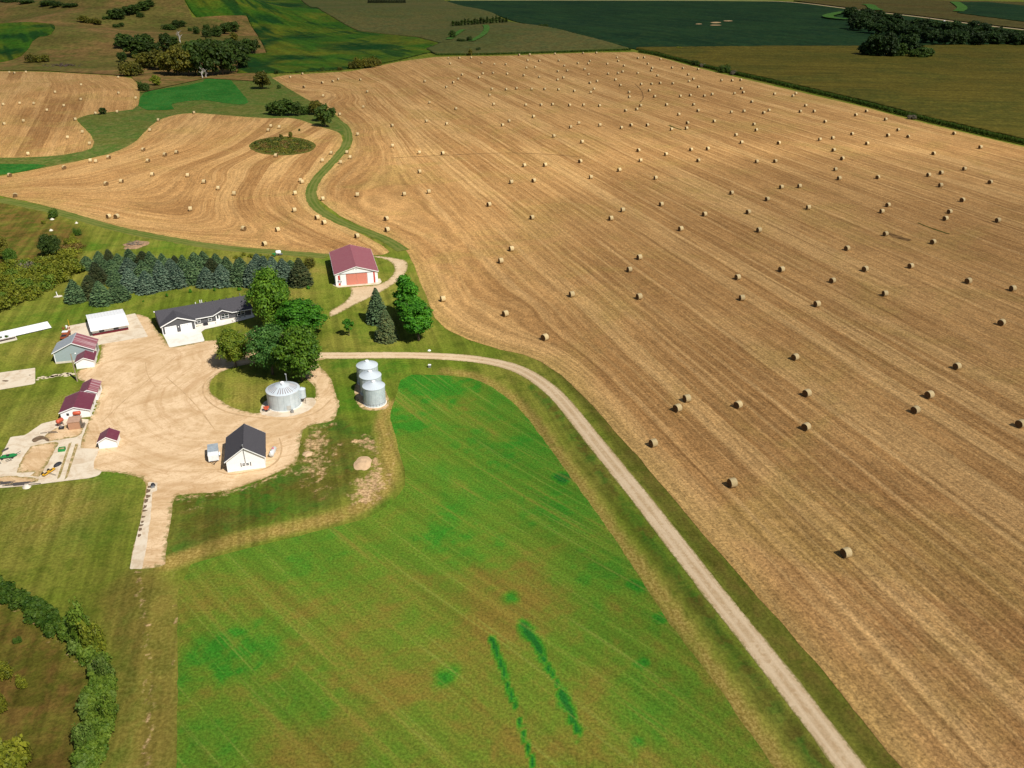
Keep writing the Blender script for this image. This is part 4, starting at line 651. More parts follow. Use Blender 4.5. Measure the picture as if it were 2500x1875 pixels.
m.each('roof_vent', DARK, r); MB().box(-.75, -.05, 7.0, 7.5, 4.7, 4.95).build('gable_return', TRIM, r)
# white low shed with burgundy skirt
r = bld('low_shed', (-94.5, 182.13), ANH, 'white low shed with a white steel roof and burgundy lower wall', 'shed')
LX, LD, le, lr = 9.9, 12.4, 1.95, 2.75
m = MB(); m.prism([(0, 0), (LD, 0), (LD, le), (LD * .52, lr), (0, le)], 0, LX, 0); m.build('wall', WHITE, r); MB().box(-.03, LX + .03, -.05, -.005, .02, .72).build('burgundy_skirt', BURG, r)
m = MB(); sl_ = (lr - le) / (LD * .52); m.prism([(-1.15, le - sl_ * 1.15 + .04), (LD * .52, lr + .04), (LD * .52, lr + .16), (-1.15, le - sl_ * 1.15 + .16)], -.35, LX + .35, 0); m.build('roof', WROOF, r)
m = MB(); m.prism([(LD + .8, le - sl_ * .8 + .04), (LD * .52, lr + .04), (LD * .52, lr + .16), (LD + .8, le - sl_ * .8 + .16)], -.35, LX + .35, 0); m.build('roof', WROOF, r)
for x in (2.6, 6.6): window(r, x, .95, 1.15, .55, 0, .12, DARK, False)
# long low white shed at the left edge
p0 = g1(-20, 835); p1 = g1(124, 802); a_ = math.atan2(p1.y - p0.y, p1.x - p0.x); L_ = (p1 - p0).length
r = empty('long_shed', p0, a_); tag(r, 'very long narrow white roofed shed lying across the left edge', 'shed')
m = MB(); m.prism([(0, 0), (3.0, 0), (3.0, .75), (0, .38)], -12, L_, 0); m.build('wall', plain('shed_side', (.28, .28, .3), .7), r)
m = MB(); m.prism([(-.4, .36), (4.0, .90), (4.0, .98), (-.4, .44)], -12.2, L_ + .2, 0); m.build('roof', WROOF, r)
# planting box in front of it
p = g1(-10, 838); r = empty('planter_bed', p, a_); tag(r, 'low white edged planting bed with dark soil and small bushes at left edge', 'planter')
MB().box(-5, 5.2, -1.2, -.95, 0, .5).box(-5, 5.2, .6, .85, 0, .5).box(5.2, 5.45, -1.2, .85, 0, .5).build('edging', CONC, r); MB().box(-5, 5.2, -.95, .6, .02, .4).build('soil', plain('soil', (.06, .04, .03), .95), r)
# ------------------------------------------------------------------ grain bins
BIN = NB('bin_steel'); P = BIN.OBJ(); X = BIN.SEP(P); wv = BIN.M('SINE', BIN.M('MULTIPLY', X[2], 2 * math.pi / .17)); n_ = BIN.NOISE(P, .8, 4)
th_ = BIN.M('ARCTAN2', X[1], X[0]); sm_ = BIN.M('ABSOLUTE', BIN.M('SUBTRACT', BIN.M('FRACT', BIN.M('MULTIPLY', th_, 18 / 6.2832)), .5)); rg_ = BIN.M('ABSOLUTE', BIN.M('SUBTRACT', BIN.M('FRACT', BIN.M('MULTIPLY', X[2], 1 / 1.1)), .5))
col = BIN.MIX(BIN.R(n_, .35, .7), (.55, .62, .65), (.44, .51, .54)); col = BIN.MIX(BIN.R(sm_, .0, .045, .55, 0), col, (.16, .19, .21)); col = BIN.MIX(BIN.R(rg_, 0, .03, .35, 0), col, (.2, .23, .25))
BIN.BUMP(wv, .4, .04); BIN.b.inputs['Specular IOR Level'].default_value = .4; BINM = BIN.done(col, .5, .08)
def cone_mat(name, stripes):
    b = NB(name); P = b.OBJ(); X = b.SEP(P); t = b.M('ARCTAN2', X[1], X[0]); r_ = b.M('SQRT', b.M('ADD', b.M('MULTIPLY', X[0], X[0]), b.M('MULTIPLY', X[1], X[1])))
    s1 = b.M('ABSOLUTE', b.M('SUBTRACT', b.M('FRACT', b.M('MULTIPLY', t, 30 / 6.2832)), .5)); col = b.MIX(b.R(s1, 0, .07, .4, 0), (.56, .62, .66), (.38, .43, .47))
    if stripes:
        f = b.M('FRACT', b.M('MULTIPLY', t, 34 / 6.2832)); on = b.M('MULTIPLY', b.R(b.M('ABSOLUTE', b.M('SUBTRACT', f, .5)), .15, .19, 1, 0), b.M('MULTIPLY', b.R(r_, 1.7, 1.9), b.R(r_, 3.55, 3.65, 1, 0)))
        on = b.M('MULTIPLY', on, b.R(b.NOISE(b.XYZ(b.M('FLOOR', b.M('MULTIPLY', t, 34 / 6.2832)), 0, 0), 1.3, 1), .34, .42)); on2 = b.M('MULTIPLY', on, b.R(X[1], 1.2, 1.9, 1, 0)); col = b.MIX(b.M('MULTIPLY', on2, .8), col, (.13, .055, .05)); col = b.MIX(b.R(b.NOISE(P, .5, 3), .5, .7, 0, .5), col, (.62, .55, .5))
    b.b.inputs['Specular IOR Level'].default_value = .4; return b.done(col, .45, .1)
CONE, CONES = cone_mat('bin_roof', False), cone_mat('striped_bin_roof', True)
def grain_bin(c, rad, hw, hr, lab, cone, n=48):
    r = empty('grain_bin', (c[0], c[1], 0), ANG); tag(r, lab, 'grain bin'); MB().lathe([(rad, .16), (rad, hw)], n).build('wall', BINM, r, False)
    MB().lathe([(rad + .09, hw - .02), (rad + .09, hw + .07), (.42, hw + hr - .05), (.42, hw + hr)], n).build('roof', cone, r, False); MB().lathe([(.5, hw + hr - .02), (.5, hw + hr + .18), (.1, hw + hr + .34)], 16).build('roof_cap', TRIM, r); MB().lathe([(rad + .22, 0), (rad + .22, .17)], n).build('foundation', CW, r)
    return r
cb = (-43.75 * K, 149.55 * K); r = grain_bin(cb, 4.12, 4.35, 1.75, 'broad grey steel grain bin with dark radial streaks on its roof', CONES, 64)
MB().box(.55, 1.55, -4.2, -4.0, .45, 1.55).build('door', plain('bin_door', (.5, .5, .46), .5), r); m = MB()
m.tube((-.3, -.6, 6.0), (-.05, -.9, 5.75), .16, .16, 8); m.build('roof_hatch', STEEL, r)
m = MB(); m.tube((1.1, 2.9, 5.1), (1.1, 2.9, 6.9), .12, .12, 8); m.tube((1.1, 2.9, 6.9), (.8, 2.8, 7.15), .2, .1, 8); m.build('vent_pipe', STEEL, r)
LBL = ['grey grain bin, front one of the three in a row, wire cage at its foot', 'grey grain bin, middle one of the three in a row', 'grey grain bin, rear one of the three nearest the gravel road']
for i, (x, y) in enumerate(((-26.45, 150.1), (-27.75, 154.6), (-29.05, 159.2))):
    r = grain_bin((x * K, y * K), 2.76, 4.9, 1.15, LBL[i], CONE, 40); r['group'] = 'small grain bins in a row'
    m = MB(); 
    for a in range(40):
        if a % 8 in (0, 1): pass
    for k in range(9): a0 = -2.6 + k * .27; m.tube((2.83 * math.cos(a0), 2.83 * math.sin(a0), .9), (2.83 * math.cos(a0 + .27), 2.83 * math.sin(a0 + .27), .9), .025, .025, 5); m.tube((2.83 * math.cos(a0), 2.83 * math.sin(a0), .15), (2.83 * math.cos(a0), 2.83 * math.sin(a0), .9), .02, .02, 5)
    m.build('guard_rail', STEEL, r); m = MB()
    for k in range(12): m.box(-2.95, -2.85, -.22, .22, .6 + k * .36, .64 + k * .36)
    m.tube((-2.9, -.22, .3), (-2.9, -.22, 5.0), .025); m.tube((-2.9, .22, .3), (-2.9, .22, 5.0), .025); m.build('ladder', STEEL, r)
p = g1(740, 983); r = empty('feed_hopper', p, ANG); tag(r, 'small upright hopper bin on legs beside the broad grain bin', 'hopper bin')
MB().lathe([(.92, 1.6), (.92, 3.9)], 24).build('wall', BINM, r); MB().lathe([(.97, 3.88), (.97, 3.95), (.2, 4.3), (.2, 4.4)], 24).build('roof', CONE, r); MB().lathe([(.25, .75), (.92, 1.6)], 20).build('hopper_cone', plain('dark_cone', (.16, .13, .12), .6), r)
for a in range(4): t = math.pi / 4 + a * math.pi / 2; MB().tube((.95 * math.cos(t), .95 * math.sin(t), 0), (.92 * math.cos(t), .92 * math.sin(t), 1.8), .05).build('leg', plain('leg_rust', (.12, .08, .06), .7), r)
# ------------------------------------------------------------------ yard objects
ORNG = plain('orange_tank', (.50, .095, .045), .45, .2, 2, 0, .4); RUST = plain('rust', (.30, .075, .03), .8, .35, 3); GREENP = plain('green_paint', (.02, .24, .06), .5, .25, 2); YELL = plain('yellow_paint', (.70, .38, .02), .5, .2, 2); RUB = plain('rubber', (.02, .02, .022), .85)
def capsule(L, rr, z, axis='x'):
    m = MB(); prof = [(rr * .35, -L / 2 - rr * .35), (rr * .8, -L / 2 - rr * .18), (rr, -L / 2 + .05), (rr, L / 2 - .05), (rr * .8, L / 2 + rr * .18), (rr * .35, L / 2 + rr * .35)]
    Mx = Matrix.Rotation(math.pi / 2, 3, 'Y') if axis == 'x' else Matrix.Rotation(-math.pi / 2, 3, 'X'); return m.lathe(prof, 20, 0, (0, 0, z), Mx)
def tank(px, py, ang, L, rr, z, mat, lab):
    p = g1(px, py); r = empty('fuel_tank', p, ang); tag(r, lab, 'tank', 'orange fuel tanks by the tan shelter'); capsule(L, rr, z).build('tank_body', mat, r, True)
    for sx in (-1, 1):
        for sy in (-1, 1): MB().tube((sx * L * .32, sy * rr * .9, 0), (sx * L * .32, sy * rr * .5, z - rr * .5), .05).build('leg', RUST, r)
    return r
tank(192, 1027.5, ANG, 1.5, .5, 2.15, ORNG, 'orange fuel tank on tall legs against the plum roofed building'); tank(149, 1040, math.radians(70), 1.5, .52, 1.5, ORNG, 'orange fuel tank tilted end on at the corner of the slab')
p = g1(150, 1047); r = empty('pump_unit', p, ANG); tag(r, 'dark pump unit with hose under the orange tank', 'pump'); MB().box(-.5, .6, -.4, .4, .05, .5).build('frame', DARK, r); MB().lathe([(.3, .5), (.32, .75), (.1, .8)], 14).build('motor', STEEL, r)
# cargo trailer, propane tank
p = g1(523, 1117); r = empty('cargo_trailer', p, ANG + .06); tag(r, 'silver white enclosed cargo trailer parked left of the white shop', 'trailer')
m = MB(); m.prism([(-2.35, .5), (2.2, .5), (2.2, 2.3), (-2.0, 2.3), (-2.35, 2.0)], -1.12, 1.12, 0); m.build('body', plain('trailer_white', (.76, .78, .78), .35, .08, 2, 0, .5), r); m = MB(); m.box(-1.16, 1.16, -1.35, 2.24, 2.303, 2.36); m.build('roof', plain('trailer_roof', (.40, .45, .48), .4, .2, 1.5, .2), r)
m = MB(); m.tube((-.7, -2.3, .5), (0, -3.5, .45), .06); m.tube((.7, -2.3, .5), (0, -3.5, .45), .06); m.tube((0, -3.4, .1), (0, -3.4, .8), .05); m.build('tongue', DARK, r)
for sx in (-1, 1):
    w = MB().tube((sx * 1.16, .3, .36), (sx * 1.36, .3, .36), .36, .36, 18).build('wheel', RUB, r); MB().tube((sx * 1.365, .3, .36), (sx * 1.38, .3, .36), .18, .18, 12).build('rim', STEEL, w); MB().prism([(-.25, .55), (.85, .55), (.7, .9), (-.1, .9)], sx * 1.13 if sx > 0 else -1.40, sx * 1.40 if sx > 0 else -1.13, 0).build('fender', TRIM, r)
p = g1(667, 1110); r = empty('propane_tank', p, ANG + math.radians(75)); tag(r, 'small grey capsule propane tank with pink patch right of the shop', 'tank'); capsule(2.9, .56, .85).build('tank_body', plain('tank_grey', (.55, .56, .55), .4, .1), r, True)
MB().lathe([(.24, 1.38), (.24, 1.6), (.08, 1.66)], 16, 0, (.35, 0, 0)).build('valve_dome', plain('pink_cap', (.62, .16, .22), .5), r); MB().lathe([(.36, 0), (.36, .04), (.1, .06)], 16, 0, (-1.0, 0, 1.36)).build('white_patch', TRIM, r)
for x in (-1, 1): MB().box(x - .15, x + .15, -.4, .4, 0, .4).build('foot', CONC, r)
# utility pole
WOODP = plain('pole_wood', (.34, .27, .19), .85, .2, 2); p = g1(189, 931); r = empty('utility_pole', p, ANG); tag(r, 'leaning weathered wooden yard light pole before the grey shed', 'pole')
ph = pxheight(p, 66); MB().tube((0, 0, 0), (0, 0, ph), .17, .12, 10).build('pole', WOODP, r); a_ = MB().tube((0, 0, ph - .2), (1.0, -.1, ph + .15), .04).build('lamp_arm', STEEL, r); MB().lathe([(.08, .14), (.2, .0), (.2, -.1), (.08, -.16)], 12, 0, (1.15, -.1, ph + .1)).build('lamp', TRIM, a_)
p = g1(180, 922); r = empty('fence_stub', p, ANG + 2.2); tag(r, 'short dark fence panel lying beside the light pole', 'fence'); MB().box(-1.6, 1.6, -.05, .05, .05, .5).box(-1.5, -1.4, -.12, .12, 0, .7).box(1.4, 1.5, -.12, .12, 0, .7).build('panel', DARK, r)
# rusty truck by the low shed
p = g1(161, 823); r = empty('old_truck', p, math.radians(100)); tag(r, 'rusty old pickup with a white cab roof parked in the grass', 'truck')
m = MB(); m.prism([(-2.4, .5), (2.5, .5), (2.5, 1.05), (1.3, 1.1), (-2.4, 1.1)], -.85, .85, 1); m.build('body', RUST, r); m = MB(); m.prism([(-.5, 1.1), (1.3, 1.1), (.9, 1.65), (-.3, 1.65)], -.78, .78, 1); m.build('cab', RUST, r); MB().box(-.35, .95, -.8, .8, 1.653, 1.72).build('cab_roof', TRIM, r); MB().box(-2.3, -.6, -.7, .7, 1.0, 1.12).build('bed', DARK, r)
m = MB(); m.prism([(1.13, 1.16), (1.35, 1.12), (.96, 1.6), (.9, 1.6)], -.7, .7, 1); m.build('windscreen', GLASS, r)
for x in (-1.5, 1.6):
    for y in (-.9, .72): w = MB().tube((x, y, .38), (x, y + .18, .38), .38, .38, 16).build('wheel', RUB, r)
p = g1(161, 804); r = empty('scrap_heap', p, .4); tag(r, 'small rusty scrap heap with a white drum and post', 'scrap'); m = MB(); rg = random.Random(3)
for i in range(9): x, y = rg.uniform(-.9, .9), rg.uniform(-.8, .8); m.tube((x, y, .02), (x + rg.uniform(-.5, .5), y + rg.uniform(-.5, .5), rg.uniform(.3, .8)), .12, .08, 7)
m.build('rusty_parts', RUST, r); MB().lathe([(.28, 0), (.28, .8)], 14, 0, (.2, 1.0, 0)).build('drum', TRIM, r); MB().tube((.9, 2.2, 0), (.9, 2.2, 2.2), .07).build('post', YELL, r)
# farm implements on the feedlot slab
p = g1(21, 1118); r = empty('farm_implement', p, math.radians(18)); tag(r, 'flat green farm implement on the feedlot slab at left', 'implement'); MB().prism([(-1.7, -.5), (1.2, -.6), (1.9, .2), (1.0, .8), (-1.2, .6)], .45, .62, 2).build('deck', GREENP, r)
m = MB(); m.tube((1.5, .2, .6), (2.6, .8, .9), .06); m.tube((-1.0, 0, .5), (-1.0, 0, 1.0), .06); m.box(-.3, .3, -.3, .2, .62, .85); m.each('hitch', DARK, r)
for x, y in ((-1.2, -.6), (.9, -.7), (.6, .75)): MB().tube((x, y, .25), (x, y + .14, .25), .25, .25, 12).build('wheel', RUB, r)
p = g1(10, 1127); r = empty('harrow_frame', p, .3); tag(r, 'tangled thin dark metal frame beside the green implement', 'implement'); m = MB(); rg = random.Random(8)
for i in range(12): x, y = rg.uniform(-1.8, 1.8), rg.uniform(-1.2, 1.2); m.tube((x, y, .06), (x + rg.uniform(-1, 1), y + rg.uniform(-1, 1), .35), .045, .045, 6)
m.build('bars', DARK, r)
p = g1(152, 1100); r = empty('feed_tub', p, ANG); tag(r, 'small square green feed tub on the concrete strip', 'tub'); m = MB()
for a in ((-.7, .7, -.6, -.5, 0, .7), (-.7, .7, .5, .6, 0, .7), (-.7, -.6, -.5, .5, 0, .7), (.6, .7, -.5, .5, 0, .7), (-.6, .6, -.5, .5, 0, .35)): m.box(*a)
m.build('tub', GREENP, r); MB().box(-.58, .58, -.48, .48, .352, .5).build('feed', DIRT, r)
p = g1(141, 1135); r = empty('black_tarp', p, ANG + .9); tag(r, 'crumpled black tarp bundle on the concrete strip', 'tarp'); m = MB(); m.lathe([(.95, 0), (.8, .3), (.45, .5), (.1, .55)], 11, 0, (0, 0, 0), Matrix(((1.2, .2, 0), (0, .7, 0), (0, 0, 1)))); m.build('tarp', DARK, r); MB().tube((-.8, -.2, .1), (-2.0, -.6, .12), .12, .05, 7).build('tail', DARK, r)
p = g1(120, 1156); r = empty('auger', p, math.radians(70)); tag(r, 'yellow wheeled auger chassis on the edge of the concrete', 'auger'); MB().box(-1.6, 1.6, -.35, -.2, .35, .55).box(-1.6, 1.6, .2, .35, .35, .55).box(-1.6, -1.35, -.35, .35, .36, .54).box(1.35, 1.6, -.35, .35, .36, .54).box(-.12, .12, -.3, .3, .36, .56).build('chassis', YELL, r); m = MB()
for x in (-.75, .75): m.box(x - .3, x + .3, -.18, .18, .38, .62)
m.each('gearbox', DARK, r); m = MB(); m.tube((-.3, -.3, .45), (-.3, -2.2, .3), .05); m.build('tongue', DARK, r)
for x in (-.9, .7): w = MB().tube((x, .75, .32), (x, .95, .32), .32, .32, 14).build('wheel', RUB, r); MB().tube((x, .96, .32), (x, .97, .32), .15, .15, 10).build('rim', TRIM, w)
for i, (px, py, L_, an, lab) in enumerate([(45, 1183, 11, .16, 'long row of dark stained planks along the lower slab edge'), (12, 1180, 6, .2, 'short row of dark planks at the far lower left of the slab'), (120, 1056, 4.0, .17, 'thin row of dark scrap bars on the upper slab'), (15, 1097, 3.6, 1.05, 'dark bar along the slanting upper left slab edge')]):
    p = g1(px, py); r = empty('plank_row', p, an); tag(r, lab, 'planks'); m = MB(); rg = random.Random(i)
    for k in range(5 if i < 2 else 3): x0 = rg.uniform(-L_ / 2, 0); m.box(x0, x0 + L_ * rg.uniform(.35, .55), -.5 + k * .27, -.36 + k * .27, .04, .16)
    m.each('plank', plain('dark_plank%d' % i, (.09, .08, .075), .9), r)
p = g1(374, 1187); r = empty('pump_unit', p, .3); tag(r, 'small dark motor unit at the head of the bunk strip', 'pump'); MB().lathe([(.45, 0), (.5, .3), (.3, .7), (.1, .75)], 12).build('motor', DARK, r); MB().box(-.35, .35, -.9, -.4, .02, .4).build('frame', STEEL, r)
p = g1(651, 1003); r = empty('seed_cart', p, .3); tag(r, 'small orange hopper cart beside the broad grain bin', 'cart'); m = MB(); m.prism([(-.7, 1.1), (.7, 1.1), (.25, .45), (-.25, .45)], -.5, .5, 1); m.build('hopper', ORNG, r); MB().box(-.8, .8, -.3, .3, .3, .42).build('frame', STEEL, r)
for y in (-.55, .42): MB().tube((.0, y, .28), (0, y + .13, .28), .28, .28, 12).build('wheel', RUB, r)
p = g1(714, 1007); r = empty('aeration_fan', p, .3); tag(r, 'small grey fan motor at the foot of the broad grain bin', 'fan'); MB().tube((0, -.35, .4), (0, .35, .4), .36, .36, 14).build('housing', STEEL, r); MB().box(-.3, .3, -.3, .3, 0, .1).build('base', DARK, r)
# white marker / well, boxes by the road, cart behind the spruces
p = g1(142, 724); r = empty('well_head', p, ANG); tag(r, 'white well pipe on a small stone pad in the lawn', 'well'); m = MB(); m.prism([(-1.3, -.5), (.2, -.9), (1.4, -.2), (.8, .7), (-.7, .6)], 0, .18, 2); m.build('stone_pad', CONC, r); MB().tube((-.2, .2, .15), (-.35, .2, 1.6), .13, .13, 10).build('pipe', TRIM, r)
p = g1(1049, 897); r = empty('utility_box', p, 0); tag(r, 'small white utility box in the grass below the gravel road', 'utility box'); MB().box(-.35, .35, -.3, .3, 0, .75).build('cabinet', STEEL, r); MB().box(-.4, .4, -.35, .35, .753, .84).build('lid', TRIM, r)
p = g1(1048, 856); r = empty('marker_stone', p, 0); tag(r, 'low white stone beside the upper edge of the gravel road', 'stone'); MB().lathe([(.5, 0), (.42, .18), (.15, .3)], 9).build('stone', TRIM, r)
p = g1(680, 623); r = empty('water_tank', p, .2); tag(r, 'white poly tank trailer parked behind the spruce windbreak', 'tank trailer'); capsule(1.5, .7, 1.15).build('tank_body', TRIM, r, True); MB().box(-1.3, 1.5, -.5, .5, .35, .5).build('frame', STEEL, r)
for y in (-.62, .5): MB().tube((0, y, .3), (0, y + .14, .3), .3, .3, 12).build('wheel', RUB, r)
p = g1(669, 626); r = empty('garden_cart', p, .1); tag(r, 'green cart standing left of the white tank trailer', 'cart'); MB().box(-.55, .55, -.6, .6, .4, 1.1).build('bin', GREENP, r); MB().box(-.65, .65, -.12, .12, .2, .35).build('frame', DARK, r)
for x in (-.5, .4): MB().tube((x, -.7, .25), (x, -.58, .25), .25, .25, 12).build('wheel', RUB, r)
# white water tower far away
p = g1(2302, 70); hh = pxheight(p, 20); r = empty('water_tower', p, 0); tag(r, 'white egg shaped tank rising out of the far dark grove', 'tower'); MB().lathe([(.3, hh * .45), (hh * .16, hh * .52), (hh * .22, hh * .72), (hh * .18, hh * .92), (hh * .05, hh)], 20).build('tank', TRIM, r, True)
MB().tube((0, 0, 0), (0, 0, hh * .48), hh * .08, hh * .06, 12).build('stem', TRIM, r)
# burn pile, sand heap, rocks
DIRTP = plain('ash_dirt', (.36, .225, .125), .95, .35, 1.2); SAND = plain('sand', (.56, .385, .225), .95, .15, 1.0)
def heap(px, py, rx, ry, ht, mat, name, lab, cat, seed=1, n=26, m_=10):
    p = g1(px, py); V = []; Fc = []
    for j in range(m_ + 1):
        f = j / m_
        for i in range(n):
            t = 2 * math.pi * i / n; k = 1 + .22 * (vnoise(np.array(math.cos(t) * 2 + seed), np.array(math.sin(t) * 2 + f), seed) - .5) * 2
            z = ht * (1 - f * f) ** 1.2 * (.8 + .5 * float(vnoise(np.array(math.cos(t) * f * 4 + 9), np.array(math.sin(t) * f * 4), seed))) ; V.append((rx * f * k * math.cos(t), ry * f * k * math.sin(t), z + .02))
    for j in range(m_):
        for i in range(n): Fc.append((j * n + i, (j + 1) * n + i, (j + 1) * n + (i + 1) % n, j * n + (i + 1) % n))
    o = link(name, mesh(name, V, Fc, [mat], None, True)); o.location = p; tag(o, lab, cat); return o
heap(885, 1131, 2.0, 2.9, .4, SAND, 'sand_heap', 'smooth pale sand heap in the weedy patch below the silos', 'heap', 4); heap(750, 1108, 1.2, 1.3, .35, SAND, 'sand_heap', 'tiny sand heap at the ragged edge of the yard', 'heap', 5); heap(333, 597, 4.4, 5.5, .7, DIRTP, 'ash_mound', 'round brown ash mound of a burn pile on the grass', 'mound', 6)
p = g1(330, 598); r = empty('brush_pile', p + Vector((0, -1, .5)), 0); tag(r, 'heap of grey burnt logs on the ash mound', 'brush pile'); m = MB(); rg = random.Random(2)
for i in range(26): x, y, a_ = rg.gauss(0, 1.3), rg.gauss(0, 1.0), rg.uniform(0, 6.28); L_ = rg.uniform(.8, 2.2); m.tube((x - L_ * math.cos(a_), y - L_ * math.sin(a_), rg.uniform(0, .4)), (x + L_ * math.cos(a_), y + L_ * math.sin(a_), rg.uniform(.1, .8)), rg.uniform(.07, .16), .05, 6)
m.build('logs', plain('burnt_log', (.22, .18, .14), .9, .5, 2), r)
p = g1(155, 162); r = empty('brush_pile', p, 0); tag(r, 'long dark heap of dead branches on the far hill at upper left', 'brush pile'); m = MB()
for i in range(60): x, y, a_ = rg.gauss(0, 7), rg.gauss(0, 3), rg.uniform(0, 6.28); L_ = rg.uniform(1, 3); m.tube((x - L_ * math.cos(a_), y - L_ * math.sin(a_), rg.uniform(0, .8)), (x + L_ * math.cos(a_), y + L_ * math.sin(a_), rg.uniform(.5, 3.2)), rg.uniform(.15, .4), .1, 6)
m.build('branches', plain('dead_branch', (.13, .09, .07), .9, .5, 2), r)
for i, (px, py, s_) in enumerate([(125, 563, .8), (187, 545, .7), (127, 536, .9), (65, 1190, .9)]): heap(px, py, s_, s_, s_ * .8, CONC, 'boulder', ['pale boulder in the brown grass of the left slope', 'small reddish boulder near the dirt bend at left', 'pale boulder under the bush on the left slope', 'flat pale concrete chunk below the feedlot slab'][i], 'boulder', i, 10, 4)
STO = plain('flagstone', (.62, .52, .36), .9)
for i in range(17):
    rg = random.Random(40 + i); t = i / 16; px = 92 + 85 * t + rg.uniform(-3, 3); py = 925 - 12 * t + rg.uniform(-3, 3); p = g1(px, py); m = MB(); k = 6; s_ = rg.uniform(.35, .85)
    m.prism([(s_ * 1.3 * math.cos(2 * math.pi * j / k) * rg.uniform(.8, 1.2), s_ * math.sin(2 * math.pi * j / k) * rg.uniform(.8, 1.2)) for j in range(k)], 0, .09, 2); o = m.build('stepping_stone', STO); o.location = p; tag(o, 'pale flagstone in the scattered row between the left slab and the light pole', 'stone', 'stepping stones by the light pole')
# ------------------------------------------------------------------ trees and shrubs
BARK = plain('bark', (.14, .105, .075), .9, .4, 2); PALEBARK = plain('pale_bark', (.55, .50, .44), .9, .3, 2)
def leaves(seed, blobs, n, s, flat_=.35):
    """n leaf-sized faces spread through the outer shells of the blobs (x, y, z, rx, rz)"""
    r = np.random.RandomState(seed); B = np.array(blobs, float); w = (B[:, 3] ** 2); bi = r.choice(len(B), n, p=w / w.sum()); d = r.normal(size=(n, 3)); d /= np.linalg.norm(d, axis=1)[:, None]
    d[:, 2] = np.where(d[:, 2] < -.35, -d[:, 2], d[:, 2]); k = r.uniform(.55, 1.08, n) ** .6; b = B[bi]
    k = np.where(r.uniform(size=n) < .18, r.uniform(1.0, 1.42, n), k); P = b[:, :3] + d * k[:, None] * np.stack([b[:, 3], b[:, 3], b[:, 4]], 1)
    N = d + r.normal(size=(n, 3)) * .55 + np.array([0, 0, flat_]); N /= np.linalg.norm(N, axis=1)[:, None]
    T = np.cross(N, r.normal(size=(n, 3))); T /= np.linalg.norm(T, axis=1)[:, None]; U = np.cross(N, T); sz = s * r.uniform(.55, 1.4, n)[:, None]
    V = np.stack([P - T * sz * .55 - U * sz * .3, P + T * sz * .2 - U * sz * .55, P + T * sz * .75 + U * sz * .1, P - T * sz * .1 + U * sz * .6], 1).reshape(-1, 3)
    return V, np.arange(n * 4).reshape(-1, 4).tolist()
def trunkmesh(seed, h, r0, rx, zc, mat, limbs=7):
    rg = random.Random(seed); m = MB(); pts = [Vector((0, 0, -.15))]; n = 4
    for i in range(1, n + 1): pts.append(Vector((rg.gauss(0, .1 * r0 * 3), rg.gauss(0, .1 * r0 * 3), h * .85 * i / n)))
    for i in range(n): m.tube(pts[i], pts[i + 1], r0 * (1 - i / n * .75), r0 * (1 - (i + 1) / n * .75), 8, 0, i == 0)
    for i in range(limbs):
        z = rg.uniform(.25, .75) * h; a = rg.uniform(0, 6.28); e = Vector((rx * .75 * math.cos(a), rx * .75 * math.sin(a), min(z + rx * rg.uniform(.4, .9), h * .95))); s_ = Vector((0, 0, z)); q = s_.lerp(e, .5) + Vector((0, 0, rx * .05))
        m.tube(s_, q, r0 * .42, r0 * .28, 6, 0, False); m.tube(q, e, r0 * .28, r0 * .08, 6, 0, False)
    return mesh('trunk', m.v, m.f, [mat], m.mi, True)
def blobset(seed, h, rx, base, n=26, shape=1.0, top=.5):
    """lumps over an ellipsoid crown between base and h"""
    r = np.random.RandomState(seed); B = []; zc = base + (h - base) * top; rz = (h - base) * .5
    for i in range(n):
        t = 2.399963 * i + r.uniform(-.4, .4); zf = 1 - 2 * (i + .5) / n; rr = math.sqrt(max(0, 1 - zf * zf)) ** shape; k = r.uniform(.62, .92); s = rx * r.uniform(.20, .46)
        z = (base + h) / 2 + zf * rz * k; taper = 1.0 if z < zc else 1.0 - .25 * (z - zc) / (h - zc + .01); B.append((rx * k * rr * taper * math.cos(t), rx * k * rr * taper * math.sin(t), z, s, s * r.uniform(.75, 1.0)))
    B.append((0, 0, (base + h) / 2, rx * .55, rz * .6)); return B
def multistem(seed, h, rx, n=7):
    r = np.random.RandomState(seed); B = []
    for i in range(n):
        a = r.uniform(0, 6.28); d = rx * r.uniform(.0, .68); s = rx * r.uniform(.32, .5); z = h * r.uniform(.35, .72); B.append((d * math.cos(a), d * math.sin(a), z, s, min(z * .98, s * 1.15)))
        B.append((d * math.cos(a) * 1.1, d * math.sin(a) * 1.1, z * .5, s * .9, z * .5))
    return B
